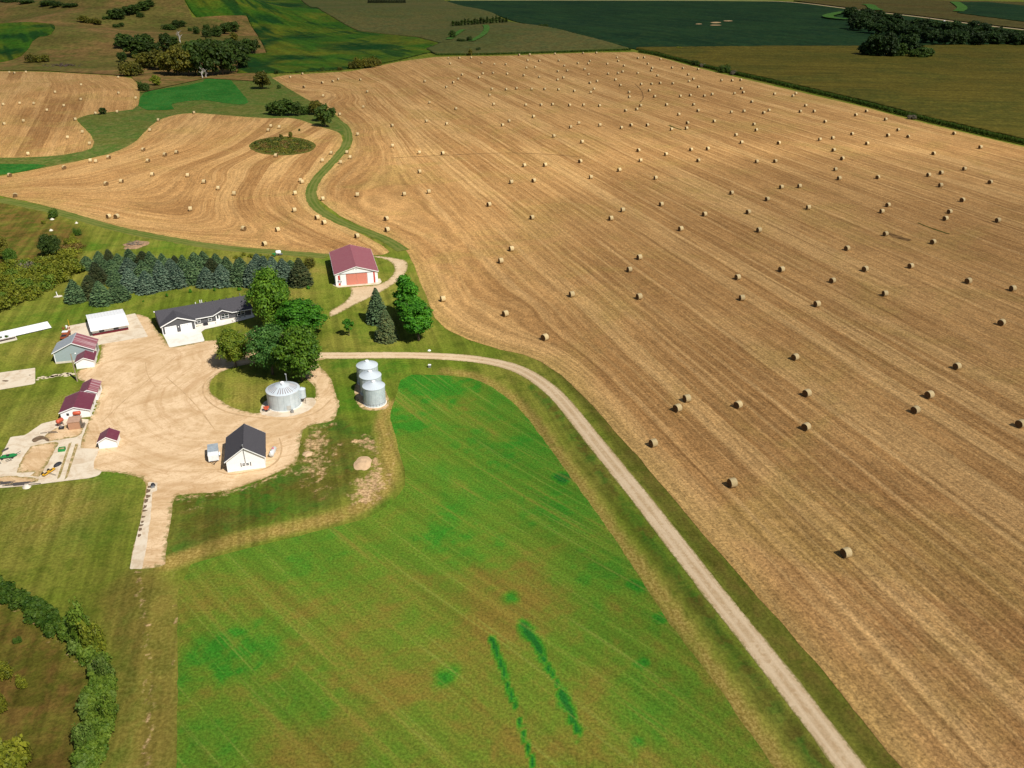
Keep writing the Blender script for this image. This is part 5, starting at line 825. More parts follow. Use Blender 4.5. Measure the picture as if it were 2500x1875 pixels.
def sprucemesh(seed, mat, mat2, h=10.0, rw=2.9):
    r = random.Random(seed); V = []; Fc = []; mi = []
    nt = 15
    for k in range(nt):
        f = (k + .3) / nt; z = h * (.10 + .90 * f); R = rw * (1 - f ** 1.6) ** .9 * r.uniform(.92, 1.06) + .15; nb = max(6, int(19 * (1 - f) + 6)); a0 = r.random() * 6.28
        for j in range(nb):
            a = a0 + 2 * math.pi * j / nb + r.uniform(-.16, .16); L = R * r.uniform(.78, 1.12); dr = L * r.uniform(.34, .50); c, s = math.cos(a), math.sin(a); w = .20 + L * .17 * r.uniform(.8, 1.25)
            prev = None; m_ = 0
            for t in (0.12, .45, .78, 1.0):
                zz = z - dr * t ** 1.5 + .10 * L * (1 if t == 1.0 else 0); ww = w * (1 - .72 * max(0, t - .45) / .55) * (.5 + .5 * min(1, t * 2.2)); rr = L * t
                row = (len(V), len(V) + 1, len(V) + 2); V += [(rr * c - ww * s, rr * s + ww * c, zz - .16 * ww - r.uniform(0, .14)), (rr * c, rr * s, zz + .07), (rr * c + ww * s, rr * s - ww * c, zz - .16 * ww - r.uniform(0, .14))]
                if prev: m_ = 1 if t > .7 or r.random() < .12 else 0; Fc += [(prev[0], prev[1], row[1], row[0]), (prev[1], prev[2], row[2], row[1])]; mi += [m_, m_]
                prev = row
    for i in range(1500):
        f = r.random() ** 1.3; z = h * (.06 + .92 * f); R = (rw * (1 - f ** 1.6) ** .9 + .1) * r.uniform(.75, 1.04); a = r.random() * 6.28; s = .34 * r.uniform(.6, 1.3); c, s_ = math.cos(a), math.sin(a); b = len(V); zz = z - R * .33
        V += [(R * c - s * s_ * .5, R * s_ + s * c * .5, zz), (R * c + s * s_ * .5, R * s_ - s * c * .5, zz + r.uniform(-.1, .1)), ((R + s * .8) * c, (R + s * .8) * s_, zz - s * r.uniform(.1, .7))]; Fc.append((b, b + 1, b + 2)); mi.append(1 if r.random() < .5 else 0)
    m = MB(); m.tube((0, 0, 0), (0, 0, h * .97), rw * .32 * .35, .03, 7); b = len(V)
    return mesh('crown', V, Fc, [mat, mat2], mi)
L_MAPLE = leafmat('maple_leaf', (.028, .095, .006), (.155, .275, .018)); L_BRIGHT = leafmat('bright_leaf', (.018, .110, .006), (.105, .310, .016)); L_BLUEG = leafmat('silver_maple_leaf', (.022, .095, .014), (.115, .235, .045)); L_YEL = leafmat('yellow_leaf', (.048, .115, .008), (.220, .260, .020))
L_OLIVE = leafmat('olive_leaf', (.050, .070, .008), (.215, .185, .020), vary=.8); L_DARK = leafmat('dark_leaf', (.024, .060, .009), (.088, .135, .018), vary=.8); L_DEEP = leafmat('deep_leaf', (.013, .036, .008), (.048, .085, .015), vary=.8); L_WILL = leafmat('willow_leaf', (.060, .125, .012), (.190, .265, .048)); L_GOLD = leafmat('golden_leaf', (.085, .115, .008), (.285, .285, .022))
L_GREENM = leafmat('mound_leaf', (.040, .060, .008), (.120, .135, .018)); L_GREEN = leafmat('shrub_green_leaf', (.060, .130, .010), (.205, .285, .030)); L_HEDGE = leafmat('hedge_leaf', (.024, .080, .006), (.115, .190, .018)); L_GREYT = leafmat('bare_twig', (.16, .14, .10), (.27, .23, .16)); L_SHRUB = leafmat('shrub_leaf', (.085, .135, .010), (.300, .310, .026), vary=.5); L_BROWN = leafmat('brown_leaf', (.11, .075, .018), (.20, .13, .03))
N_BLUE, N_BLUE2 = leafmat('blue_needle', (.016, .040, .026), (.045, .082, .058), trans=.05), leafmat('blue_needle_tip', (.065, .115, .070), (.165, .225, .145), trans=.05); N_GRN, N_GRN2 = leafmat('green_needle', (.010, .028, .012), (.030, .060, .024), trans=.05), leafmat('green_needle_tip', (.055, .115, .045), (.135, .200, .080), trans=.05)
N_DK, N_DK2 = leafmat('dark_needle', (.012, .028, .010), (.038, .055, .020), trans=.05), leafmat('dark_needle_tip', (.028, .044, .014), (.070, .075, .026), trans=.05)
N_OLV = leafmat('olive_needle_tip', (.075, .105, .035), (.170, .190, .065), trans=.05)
PROTO = {}
def leafcrown(key, mat):
    """crown mesh, trunk mesh, nominal height and width for a kind of tree"""
    k = (key, mat.name)
    if k in PROTO: return PROTO[k]
    base = key.rstrip('0123456789'); sd = sum(map(ord, key)); tr = None
    if base == 'maple': h, w, B, n, s = 12.0, 10.0, blobset(sd, 12.0, 4.9, 1.6, 36), 15000, .34
    elif base == 'oval': h, w, B, n, s = 12.0, 7.0, blobset(sd, 12.0, 3.4, 1.2, 36, .9, .4), 12000, .33
    elif base == 'young': h, w, B, n, s = 6.0, 3.6, blobset(sd, 6.0, 1.7, 1.5, 12), 1500, .32
    elif base == 'far': h, w, B, n, s = 12.0, 11.0, blobset(sd, 12.0, 5.2, 1.0, 16), 2200, .80
    elif base == 'poplar': h, w, B, n, s = 12.0, 3.4, blobset(sd, 12.0, 1.6, .6, 14, .8), 900, .7
    elif base == 'bush': h, w, B, n, s = 4.0, 6.0, multistem(sd, 4.0, 3.0, 9), 2200, .34
    elif base == 'shrub': h, w, B, n, s = 3.0, 3.2, multistem(sd, 3.0, 1.6, 5), 800, .28
    if base in ('blue', 'spruce', 'pine'):
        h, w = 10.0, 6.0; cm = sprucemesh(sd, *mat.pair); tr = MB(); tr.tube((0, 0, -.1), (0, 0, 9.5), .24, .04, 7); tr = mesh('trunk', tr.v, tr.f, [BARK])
    else:
        V, Fc = leaves(sd, B, n, s); cm = mesh('crown', V, Fc, [mat])
        tr = trunkmesh(sd, h, h * .028 if base not in ('bush', 'shrub') else .09, w / 2, h * .6, BARK, 7 if base in ('maple', 'oval', 'far') else 4)
    PROTO[k] = (cm, tr, h, w); return PROTO[k]
class Pair:
    def __init__(s, name, a, b): s.name = name; s.pair = (a, b)
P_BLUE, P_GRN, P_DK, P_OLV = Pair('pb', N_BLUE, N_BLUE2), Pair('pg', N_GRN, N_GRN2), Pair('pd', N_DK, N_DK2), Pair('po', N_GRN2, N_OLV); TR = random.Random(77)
def tree(name, key, mat, px, py, hpx, wpx, lab, group=None, rz=None, crown='crown', cat=None):
    """a tree standing at photo pixel (px, py), hpx tall and wpx wide there"""
    p = g1(px, py); hm = pxheight(p, hpx); wm = wpx / pxm(p); cm, tm, h, w = leafcrown(key, mat)
    o = empty(name, p, TR.uniform(0, 6.28) if rz is None else rz, (wm / w, wm / w, hm / h)); tag(o, lab, cat or ('shrub' if 'shrub' in name or 'bush' in name else 'tree'), group)
    link('trunk' if 'bush' not in name and 'shrub' not in name else 'stem', tm, o); link(crown, cm, o); return o
# big broadleaf trees round the house
tree('maple_tree', 'maple1', L_MAPLE, 668, 798, 126, 98, 'tall green maple beside the grey house, nearest the spruces'); tree('maple_tree', 'maple2', L_BRIGHT, 742, 820, 82, 108, 'wide low bright green maple beside the gravel drive'); tree('maple_tree', 'maple3', L_BLUEG, 666, 914, 112, 96, 'dark bluish green silver maple behind the broad grain bin, left of pair'); tree('maple_tree', 'maple4', L_MAPLE, 738, 930, 126, 106, 'big green maple right behind the broad grain bin and hopper')
tree('broadleaf_tree', 'maple5', L_YEL, 577, 897, 90, 74, 'yellowing small broadleaf tree at the edge of the dirt yard'); tree('young_tree', 'young1', L_BRIGHT, 852, 820, 43, 26, 'slim young tree alone on the lawn above the gravel road')
tree('maple_tree', 'oval1', L_BRIGHT, 995, 778, 100, 62, 'bright green oval maple behind its twin at the stubble edge'); tree('maple_tree', 'oval2', L_BRIGHT, 1022, 832, 95, 74, 'bright green oval maple in front of its twin by the road bend'); tree('maple_tree', 'oval3', L_BRIGHT, 1004, 800, 78, 60, 'bright green maple squeezed between the two oval maples')
tree('spruce_tree', 'spruce5', P_GRN, 922, 786, 84, 56, 'darker green spruce by the drive fork, rear of two in line'); tree('spruce_tree', 'blue6', P_OLV, 944, 829, 74, 58, 'paler olive green spruce above the gravel road, front of two in line')
ORD = ['first', 'second', 'third', 'fourth', 'fifth', 'sixth', 'seventh', 'eighth', 'ninth', 'tenth', 'eleventh', 'twelfth', 'thirteenth', 'fourteenth', 'fifteenth', 'sixteenth', 'seventeenth', 'eighteenth', 'nineteenth', 'twentieth']
FRONT = [(186, 735, 52, 50, 'g'), (224, 724, 62, 46, 'd'), (250, 741, 54, 52, 'g'), (290, 731, 56, 46, 'g'), (321, 708, 62, 48, 'b'), (361, 712, 60, 46, 'b'), (398, 703, 69, 52, 'b'), (433, 698, 54, 44, 'b'), (470, 691, 52, 48, 'g'), (507, 697, 55, 42, 'b'), (545, 695, 60, 48, 'b'), (586, 693, 64, 48, 'g'), (622, 694, 70, 50, 'b'), (650, 691, 66, 44, 'b'), (694, 688, 66, 50, 'b'), (735, 694, 64, 52, 'd')]
SECOND = [(214, 655, 37, 38, 'g'), (252, 668, 44, 44, 'g'), (240, 690, 48, 40, 'd'), (277, 672, 46, 42, 'g'), (284, 694, 44, 40, 'g'), (318, 672, 42, 42, 'b'), (352, 680, 45, 42, 'g'), (388, 672, 44, 40, 'g'), (420, 668, 46, 42, 'b'), (452, 672, 48, 42, 'g'), (480, 668, 56, 46, 'g'), (520, 672, 48, 44, 'd'), (556, 668, 50, 42, 'g'), (590, 670, 48, 44, 'g'), (632, 672, 50, 44, 'b'), (668, 672, 50, 42, 'b'), (712, 672, 44, 42, 'g')]
THIRD = [(245, 646, 38, 34, 'g'), (270, 648, 42, 36, 'd'), (292, 652, 40, 36, 'g'), (320, 648, 44, 36, 'g'), (352, 650, 44, 38, 'd'), (370, 652, 42, 34, 'g'), (400, 656, 38, 34, 'g'), (430, 656, 36, 34, 'd'), (500, 656, 42, 36, 'g'), (530, 656, 36, 34, 'g')]
for rowname, row in (('front', FRONT), ('middle', SECOND), ('rear', THIRD)):
    for i, (x, y, hp, wp, k) in enumerate(row):
        pair, kw, key = {'g': (P_GRN, 'green', 'spruce'), 'b': (P_BLUE, 'pale blue', 'blue'), 'd': (P_DK, 'dark olive', 'pine')}[k]
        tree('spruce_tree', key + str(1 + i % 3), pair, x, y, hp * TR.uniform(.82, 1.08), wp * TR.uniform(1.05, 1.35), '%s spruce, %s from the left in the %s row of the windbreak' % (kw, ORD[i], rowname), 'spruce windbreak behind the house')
tree('shrub', 'bush2', L_OLIVE, 757, 655, 24, 34, 'round olive shrub at the barn end of the windbreak')
for i, (x, y, hp, wp, lab) in enumerate([(408, 724, 9, 9, 'tiny green shrub on the lawn above the low shed roof'), (465, 715, 9, 10, 'tiny green shrub on the lawn behind the garage wing'), (524, 711, 8, 8, 'tiny green shrub on the lawn behind the middle of the house'), (585, 709, 8, 12, 'tiny bright shrub on the lawn beside the tall maple'), (754, 706, 8, 11, 'tiny green shrub on the lawn left of the barn drive'), (350, 737, 4, 6, 'very small dark tuft on the lawn right of the spruce row')]): tree('shrub', 'shrub%d' % (1 + i % 3), L_BRIGHT, x, y, hp, wp, lab)
for x, y, hp, wp, lab in [(2, 829, 8, 10, 'small green bush at the left end of the planting bed'), (18, 826, 9, 11, 'small green bush at the right end of the planting bed')]: tree('shrub', 'shrub1', L_HEDGE, x, y, hp, wp, lab)
# garden plants behind the windbreak
for i in range(12): tree('garden_plant', 'shrub%d' % (1 + i % 3), L_GOLD, 575 + i * 8 + TR.uniform(-3, 3), 628 + TR.uniform(-4, 5) + (2 if i > 6 else 0), TR.uniform(6, 10), TR.uniform(9, 14), 'yellow garden plant in the patch behind the windbreak', 'garden plants behind the windbreak', cat='plant')
# woods at upper left
WOODS = [(315, 186, 34, 44, 'o', 'shrub'), (336, 186, 30, 40, 'o', 'shrub'), (300, 152, 26, 24, 'd'), (330, 140, 48, 60, 'd'), (355, 128, 44, 56, 'd'), (305, 118, 34, 52, 'd'), (376, 142, 40, 44, 'd'), (352, 166, 34, 46, 'o'), (366, 168, 40, 44, 'o'), (390, 172, 48, 50, 'o'), (412, 182, 56, 56, 'o'), (436, 186, 70, 58, 'o'), (408, 128, 46, 36, 'd'), (422, 116, 26, 34, 'd'), (462, 186, 66, 56, 'o'), (478, 184, 78, 56, 'd'), (500, 188, 82, 52, 'd'), (520, 186, 84, 60, 'd'), (545, 184, 80, 62, 'd'), (566, 180, 76, 58, 'd'), (588, 168, 66, 54, 'd'), (604, 132, 36, 34, 'd'), (620, 130, 34, 34, 'd'), (574, 104, 24, 22, 'o'), (450, 160, 52, 50, 'o'), (490, 150, 50, 56, 'd'), (530, 148, 54, 56, 'd'), (560, 140, 44, 52, 'd'), (382, 210, 26, 26, 'g'), (350, 222, 20, 34, 'd', 'bush'),
         (410, 73, 14, 44, 'd', 'bush'), (432, 70, 20, 26, 'd'), (445, 66, 16, 22, 'd'), (464, 77, 9, 12, 'd', 'bush'), (482, 84, 20, 26, 'd', 'bush'), (505, 92, 22, 28, 'd', 'bush'), (530, 90, 24, 40, 'd', 'bush'), (550, 84, 26, 30, 'd'), (570, 78, 26, 34, 'd'), (505, 72, 12, 20, 'd', 'bush'),
         (205, 56, 18, 26, 'o'), (225, 58, 14, 34, 'o', 'bush'), (240, 62, 16, 20, 'o'), (262, 47, 8, 24, 'd', 'bush'), (275, 46, 22, 26, 'd'), (290, 48, 26, 36, 'd'), (315, 38, 24, 34, 'd'), (330, 34, 22, 32, 'd'), (350, 26, 22, 34, 'd'), (365, 16, 16, 30, 'd'), (344, 43, 13, 22, 'd', 'bush'), (284, 68, 9, 20, 'd', 'bush'), (298, 66, 11, 14, 'd'),
         (20, 6, 8, 60, 'd', 'bush'), (70, 8, 9, 60, 'd', 'bush'), (115, 12, 11, 50, 'd', 'bush'), (140, 16, 12, 40, 'd', 'bush'), (175, 16, 8, 46, 'd', 'bush'), (78, 154, 22, 34, 'o', 'bush'), (108, 152, 18, 34, 'o', 'bush'), (252, 279, 16, 20, 'd'),
         (642, 217, 40, 42, 'o'), (676, 180, 10, 12, 'd'), (725, 178, 6, 9, 'd', 'bush'), (787, 174, 10, 12, 'd', 'bush'), (830, 172, 8, 14, 'o', 'bush'), (682, 216, 9, 15, 'd', 'bush'), (862, 168, 18, 26, 'o', 'bush'), (882, 167, 24, 36, 'o', 'bush'), (905, 165, 24, 36, 'o', 'bush'), (922, 161, 18, 24, 'o', 'bush'),
         (664, 280, 28, 34, 'd'), (684, 282, 36, 40, 'd'), (705, 282, 38, 44, 'd'), (722, 282, 34, 36, 'd'), (745, 280, 20, 30, 'd', 'bush'), (772, 280, 34, 36, 'o'), (795, 310, 52, 40, 'd'), (812, 286, 24, 20, 'd'), (780, 296, 34, 30, 'd'), (710, 337, 15, 11, 'o'), (686, 337, 9, 11, 'o', 'bush'), (731, 320, 6, 7, 'd', 'bush'), (624, 352, 5, 8, 'd', 'bush'),
         (1105, 96, 22, 18, 'd'), (1125, 104, 9, 26, 'd', 'bush'), (1145, 103, 14, 22, 'd', 'bush'), (1148, 136, 16, 11, 'o'), (1167, 126, 9, 16, 'd', 'bush'), (1328, 66, 7, 26, 'd', 'bush'), (1658, 122, 8, 20, 'y', 'bush'), (1698, 160, 12, 22, 'd', 'bush'), (1716, 164, 8, 16, 'b', 'bush'), (1768, 177, 18, 30, 'd', 'bush'), (1790, 182, 10, 26, 'b', 'bush'), (2227, 291, 10, 24, 'b', 'bush')]
where = lambda x, y: ('in the wood above the vivid green patch' if 340 < x < 640 and 95 < y < 195 else 'on the brown hills at upper left' if x < 600 and y < 100 else 'beside the left stubble fields' if x < 360 else 'in the clump by the grass track' if 650 < x < 830 and 255 < y < 315 else 'by the unmown mound' if 600 < x < 740 and y > 315 else 'along the top edge of the big stubble field' if 640 < x < 1000 else 'in the pale crop swale at the top' if 1000 < x < 1400 else 'along the corn edge at right')
for i, t in enumerate(WOODS):
    x, y, hp, wp, k = t[:5]; sh = len(t) > 5; mat = {'o': L_OLIVE, 'd': L_DARK, 'g': L_SHRUB, 'y': L_GOLD, 'b': L_GREYT}[k]; wd = {'o': 'olive', 'd': 'dark green', 'g': 'yellow green', 'y': 'yellow', 'b': 'grey leafless'}[k]
    size = 'tall' if hp > 60 else 'large' if hp > 36 else 'medium' if hp > 18 else 'small'; wdt = 'spreading' if wp > hp * 1.5 else 'rounded' if wp > hp * .85 else 'upright'
    tree('shrub' if sh else 'broadleaf_tree', ('bush' if sh else 'far') + str(1 + i % 4), mat, x, y, hp, wp, '%s %s %s %s %s' % (size, wdt, wd, 'shrub' if sh else 'tree', where(x, y)), 'trees and shrubs ' + where(x, y))
for x, y, hp, lab in [(495, 192, 30, 'bare white dead tree trunk at the front edge of the wood'), (503, 190, 24, 'thinner bare pale dead trunk beside the white one'), (440, 106, 34, 'bleached leafless dead tree rising behind the wood')]:
    p = g1(x, y); hm = pxheight(p, hp); o = empty('dead_tree', p, 0); tag(o, lab, 'tree'); link('trunk', trunkmesh(int(x), hm, hm * .055, hm * .35, hm, PALEBARK, 9), o)
# groves at upper right
for i, (x, y, hp, wp, k) in enumerate([(2108, 138, 34, 30, 'd'), (2122, 140, 50, 42, 'd'), (2140, 142, 60, 48, 'd'), (2156, 143, 62, 46, 'd'), (2172, 143, 48, 42, 'd'), (2192, 142, 36, 40, 'g'), (2204, 136, 54, 40, 'd'), (2216, 138, 54, 36, 'd'), (2232, 144, 24, 36, 'g'), (2250, 145, 28, 40, 'g'), (2264, 143, 28, 30, 'g'), (2180, 143, 20, 30, 'g'), (2130, 141, 26, 40, 'd'), (2240, 138, 30, 34, 'd')]):
    tree('broadleaf_tree', 'far' + str(1 + i % 4), L_DARK if k == 'g' else L_DEEP, x, y, hp, wp, '%s %s tree in the round grove standing in the corn, %s from left' % ('tall' if hp > 45 else 'low', 'dark green' if k == 'g' else 'very dark', ORD[i]), 'round grove in the corn')
n = 0
for row in range(3):
    for i in range(20):
        t = (i + .5 * (row % 2)) / 20; x = 2078 + 450 * t + TR.uniform(-6, 6); y0 = 74 + 40 * min(1, t * 1.9) - row * 13 * (1 if t < .75 else .55) + TR.uniform(-2, 2)
        tree('broadleaf_tree', 'far' + str(1 + n % 4), L_DEEP, x, y0, TR.uniform(24, 38), TR.uniform(30, 42), ['dark tree along the front edge of the long grove', 'dark tree in the middle of the long grove', 'dark tree at the back edge of the long grove'][row], 'long dark grove at upper right'); n += 1
for i in range(18): tree('poplar_tree', 'poplar' + str(1 + i % 3), L_DARK, 1106 + i * 7.6 + TR.uniform(-1, 1), 67 - i * .55, TR.uniform(15, 24), 9, 'slim dark poplar in the row on the pale crop rise', 'poplar row on the far rise')
for i in range(15): tree('spruce_tree', 'spruce' + str(1 + i % 3), P_DK, 901 + i * 6.2, 9.5, TR.uniform(15, 19), 9, 'dark conifer in the short row at the top edge', 'conifer row at the top edge')
# thickets: masses of brush
def thicket(name, poly, step, hm, n, s, mats, lab, seed, cat='shrubbery'):
    P = np.array(smooth(list(G(poly)[:, :2]), 1, True)); r = np.random.RandomState(seed); x0, y0 = P.min(0); x1, y1 = P.max(0); o = empty(name, (0, 0, 0)); tag(o, lab, cat, None, 'stuff'); groups = [[] for _ in mats]
    for x in np.arange(x0, x1, step):
        for y in np.arange(y0, y1, step):
            q = np.array([x, y]) + r.uniform(-.5, .5, 2) * step
            if inside(q[:1], q[1:], P)[0]:
                hh = hm * r.uniform(.55, 1.25); rr = step * r.uniform(.55, .95); g = int(np.clip(fbm(q[:1] / (step * 2.2), q[1:] / (step * 2.2), seed)[0] * 3.2 * len(mats) / 2 + len(mats) / 2 + r.uniform(-.5, .5), 0, len(mats) - 1)); z = float(H(q[0], q[1])); groups[g] += [(q[0], q[1], z + hh - rr * .7, rr, rr * .75), (q[0], q[1], z + hh * .4, rr * .95, hh * .42)]
    tot = sum(len(g) for g in groups); V, Fc, mi = [], [], []; c = 0
    for g, B in enumerate(groups):
        if not B: continue
        k = int(n * len(B) / tot); v, f = leaves(seed + g, B, k, s); V.append(v); Fc += [[i + c for i in q] for q in f]; mi += [g] * len(f); c += len(v)
    link('brush', mesh('brush', np.concatenate(V), Fc, list(mats), mi), o); return o
thicket('brush_thicket', [(-60, 690), (0, 668), (30, 660), (90, 655), (140, 640), (180, 632), (196, 655), (196, 676), (150, 698), (100, 722), (50, 748), (0, 772), (-60, 800)], 2.4, 4.0, 42000, .40, [L_GOLD, L_SHRUB, L_GREEN], 'yellow green brush thicket along the lower edge of the left slope', 3)
thicket('mound_brush', [(690 + 74 * math.cos(t), 357 + 19 * math.sin(t)) for t in np.linspace(0, 6.28, 16)[:-1]], 1.6, .7, 9000, .45, [L_OLIVE, L_GREENM, L_BROWN], 'rough low growth covering the unmown mound', 41)
thicket('low_brush', [(-40, 640), (40, 636), (110, 640), (150, 620), (185, 590), (195, 605), (180, 635), (100, 660), (40, 670), (-40, 690)], 2.6, 1.8, 10000, .40, [L_BROWN, L_GOLD, L_SHRUB], 'low brown and yellow brush above the thicket on the left slope', 9)
for i, (x, y, hp, wp, mat, lab) in enumerate([(126, 630, 52, 50, L_DARK, 'dark green tree alone in the middle of the left slope'), (30, 648, 40, 30, L_HEDGE, 'small dark green tree at the left edge of the slope'), (-4, 636, 60, 50, L_OLIVE, 'tall olive tree cut by the left edge of the picture'), (190, 575, 16, 20, L_HEDGE, 'dark bush beside the dirt bend on the left slope'), (178, 588, 16, 18, L_GOLD, 'yellow green bush below the dark one at the dirt bend'), (166, 600, 18, 24, L_GOLD, 'pale yellow bush on the left slope'), (130, 532, 18, 32, L_HEDGE, 'green bush at the top of the left slope'), (106, 546, 7, 12, L_GOLD, 'tiny yellow bush at the top of the left slope'), (100, 662, 22, 30, L_BROWN, 'rusty brown bush at the edge of the thicket'), (68, 672, 30, 40, L_GREYT, 'grey leafless bush in the thicket')]): tree('shrub' if hp < 35 else 'broadleaf_tree', ('bush' if hp < 35 else 'maple') + str(1 + i % 3), mat, x, y, hp, wp, lab)
thicket('hedge_row', [(-60, 1425), (-10, 1428), (30, 1442), (80, 1468), (125, 1500), (150, 1530), (160, 1560), (140, 1565), (100, 1532), (55, 1500), (20, 1478), (-60, 1470)], 1.0, 2.0, 22000, .34, [L_HEDGE, L_HEDGE], 'dark green clipped looking hedge of shrubs at lower left', 21, 'hedge')
thicket('willow_brush', [(158, 1528), (188, 1512), (215, 1545), (248, 1598), (272, 1655), (281, 1720), (270, 1790), (250, 1900), (170, 1960), (200, 1850), (206, 1760), (214, 1690), (232, 1640), (190, 1600), (160, 1572)], 1.1, 2.4, 60000, .30, [L_GREEN, L_GREEN, L_WILL], 'pale green willow brush running down to the lower left corner', 33)
for i, (x, y, hp, wp, mat, lab) in enumerate([(205, 1580, 88, 62, L_GREEN, 'tallest bright green bush where the dark hedge meets the willow brush'), (235, 1600, 74, 52, L_SHRUB, 'yellowish green bush just right of the tallest hedge bush'), (258, 1668, 64, 50, L_WILL, 'pale green bush bulging from the outer side of the willow brush'), (275, 1760, 56, 46, L_GREEN, 'green bush bulging toward the bare lane from the willow brush'), (218, 1830, 60, 56, L_WILL, 'pale bush on the inner side of the willow brush near the bottom'), (20, 1655, 40, 50, L_GOLD, 'yellow green bush in the weedy ground at the left edge'), (56, 1680, 26, 28, L_GOLD, 'smaller yellow green bush right of the left edge bush'), (6, 1735, 40, 34, L_GOLD, 'yellow green bush cut by the lower left edge'), (42, 1895, 80, 110, L_GOLD, 'large yellow green bush in the lower left corner'), (44, 1570, 14, 20, L_HEDGE, 'tiny dark shrub in the weedy brown ground')]): tree('shrub', 'bush' + str(1 + i % 3), mat, x, y, hp, wp, lab)
# ------------------------------------------------------------------ round bales
BS = NB('bale_wrap'); P = BS.OBJ(); X = BS.SEP(P); n1 = BS.NOISE(BS.VM(P, (9, 2, 2)), 1.0, 3, .7); n2 = BS.NOISE(P, 7, 3, .7); orn = BS.ORND(); col = BS.MIX(BS.R(n1, .35, .65), (.48, .36, .175), (.63, .50, .275)); k = BS.M('MULTIPLY', BS.M('ADD', .75, BS.M('MULTIPLY', n2, .5)), BS.M('ADD', .85, BS.M('MULTIPLY', orn, .28))); col = BS.MIX(1.0, col, BS.XYZ(k, k, k), 'MULTIPLY'); BS.BUMP(n2, .5, .06); WRAP = BS.done(col, .85)
BE = NB('bale_end'); P = BE.OBJ(); X = BE.SEP(P); rr_ = BE.M('SQRT', BE.M('ADD', BE.M('MULTIPLY', X[1], X[1]), BE.M('MULTIPLY', BE.M('SUBTRACT', X[2], .95), BE.M('SUBTRACT', X[2], .95)))); sp_ = BE.M('SINE', BE.M('ADD', BE.M('MULTIPLY', rr_, 42), BE.M('MULTIPLY', BE.NOISE(P, 3, 2), 6))); col = BE.MIX(BE.R(sp_, -.6, .8), (.10, .058, .024), (.19, .115, .048)); n2 = BE.NOISE(P, 9, 3, .7); k = BE.M('ADD', .7, BE.M('MULTIPLY', n2, .6)); col = BE.MIX(1.0, col, BE.XYZ(k, k, k), 'MULTIPLY'); BE.BUMP(n2, .6, .08); ENDM = BE.done(col, .95)  # weathered straw ends, darkened further: the shade on them is put into the colour
BR, BW = .98, 1.42
def balemesh(seed, n=22):
    rg = random.Random(seed); V = []; Fc = []; mi = []; prof = [(BR * .25, -BW / 2 + .05), (BR * .62, -BW / 2 + .01), (BR * .94, -BW / 2), (BR, -BW / 2 + .07), (BR * 1.01, 0), (BR, BW / 2 - .07), (BR * .94, BW / 2), (BR * .62, BW / 2 - .01), (BR * .25, BW / 2 - .05)]
    for j, (r_, x) in enumerate(prof):
        for i in range(n): a = 2 * math.pi * i / n; rr = r_ * (1 + rg.uniform(-.012, .012)); z = BR * .97 + rr * math.cos(a); V.append((x + rg.uniform(-.012, .012), rr * math.sin(a) * 1.02, max(z, -.02) if z > .06 else -.02))
    for j in range(len(prof) - 1):
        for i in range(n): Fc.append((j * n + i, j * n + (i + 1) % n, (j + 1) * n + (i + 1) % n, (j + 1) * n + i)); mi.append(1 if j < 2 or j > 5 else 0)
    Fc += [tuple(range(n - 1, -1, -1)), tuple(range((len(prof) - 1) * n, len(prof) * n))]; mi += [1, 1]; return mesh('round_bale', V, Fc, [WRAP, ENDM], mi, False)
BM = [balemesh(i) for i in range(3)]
Q = []
def addb(ox, oy, k, lst): Q.extend([(ox + x / k, oy + y / k) for x, y in lst])
addb(600, 0, 3.456, [(375, 645), (478, 617), (491, 728), (646, 692), (735, 680), (780, 663), (967, 667), (654, 803), (1025, 768), (992, 897), (792, 960), (1235, 1055), (943, 1128), (1238, 1225), (855, 1280), (883, 1322), (801, 1365), (722, 1285), (647, 1350), (256, 1308), (192, 1094), (213, 1058), (284, 1068), (462, 1516), (476, 1530), (416, 1625), (943, 1640), (1337, 1633), (1545, 1613), (1466, 1443), (1465, 1282), (1662, 1288), (1523, 1017), (1695, 1040), (1773, 912), (1550, 860), (1692, 729), (1510, 681), (1750, 690), (1793, 662), (1825, 625), (1725, 532), (1710, 484), (1803, 483), (1902, 480), (1990, 524), (2098, 535), (2193, 536), (2000, 616), (2086, 610), (2205, 618), (1970, 648), (2077, 745), (2197, 748), (2058, 796), (2092, 874), (2167, 1050)])
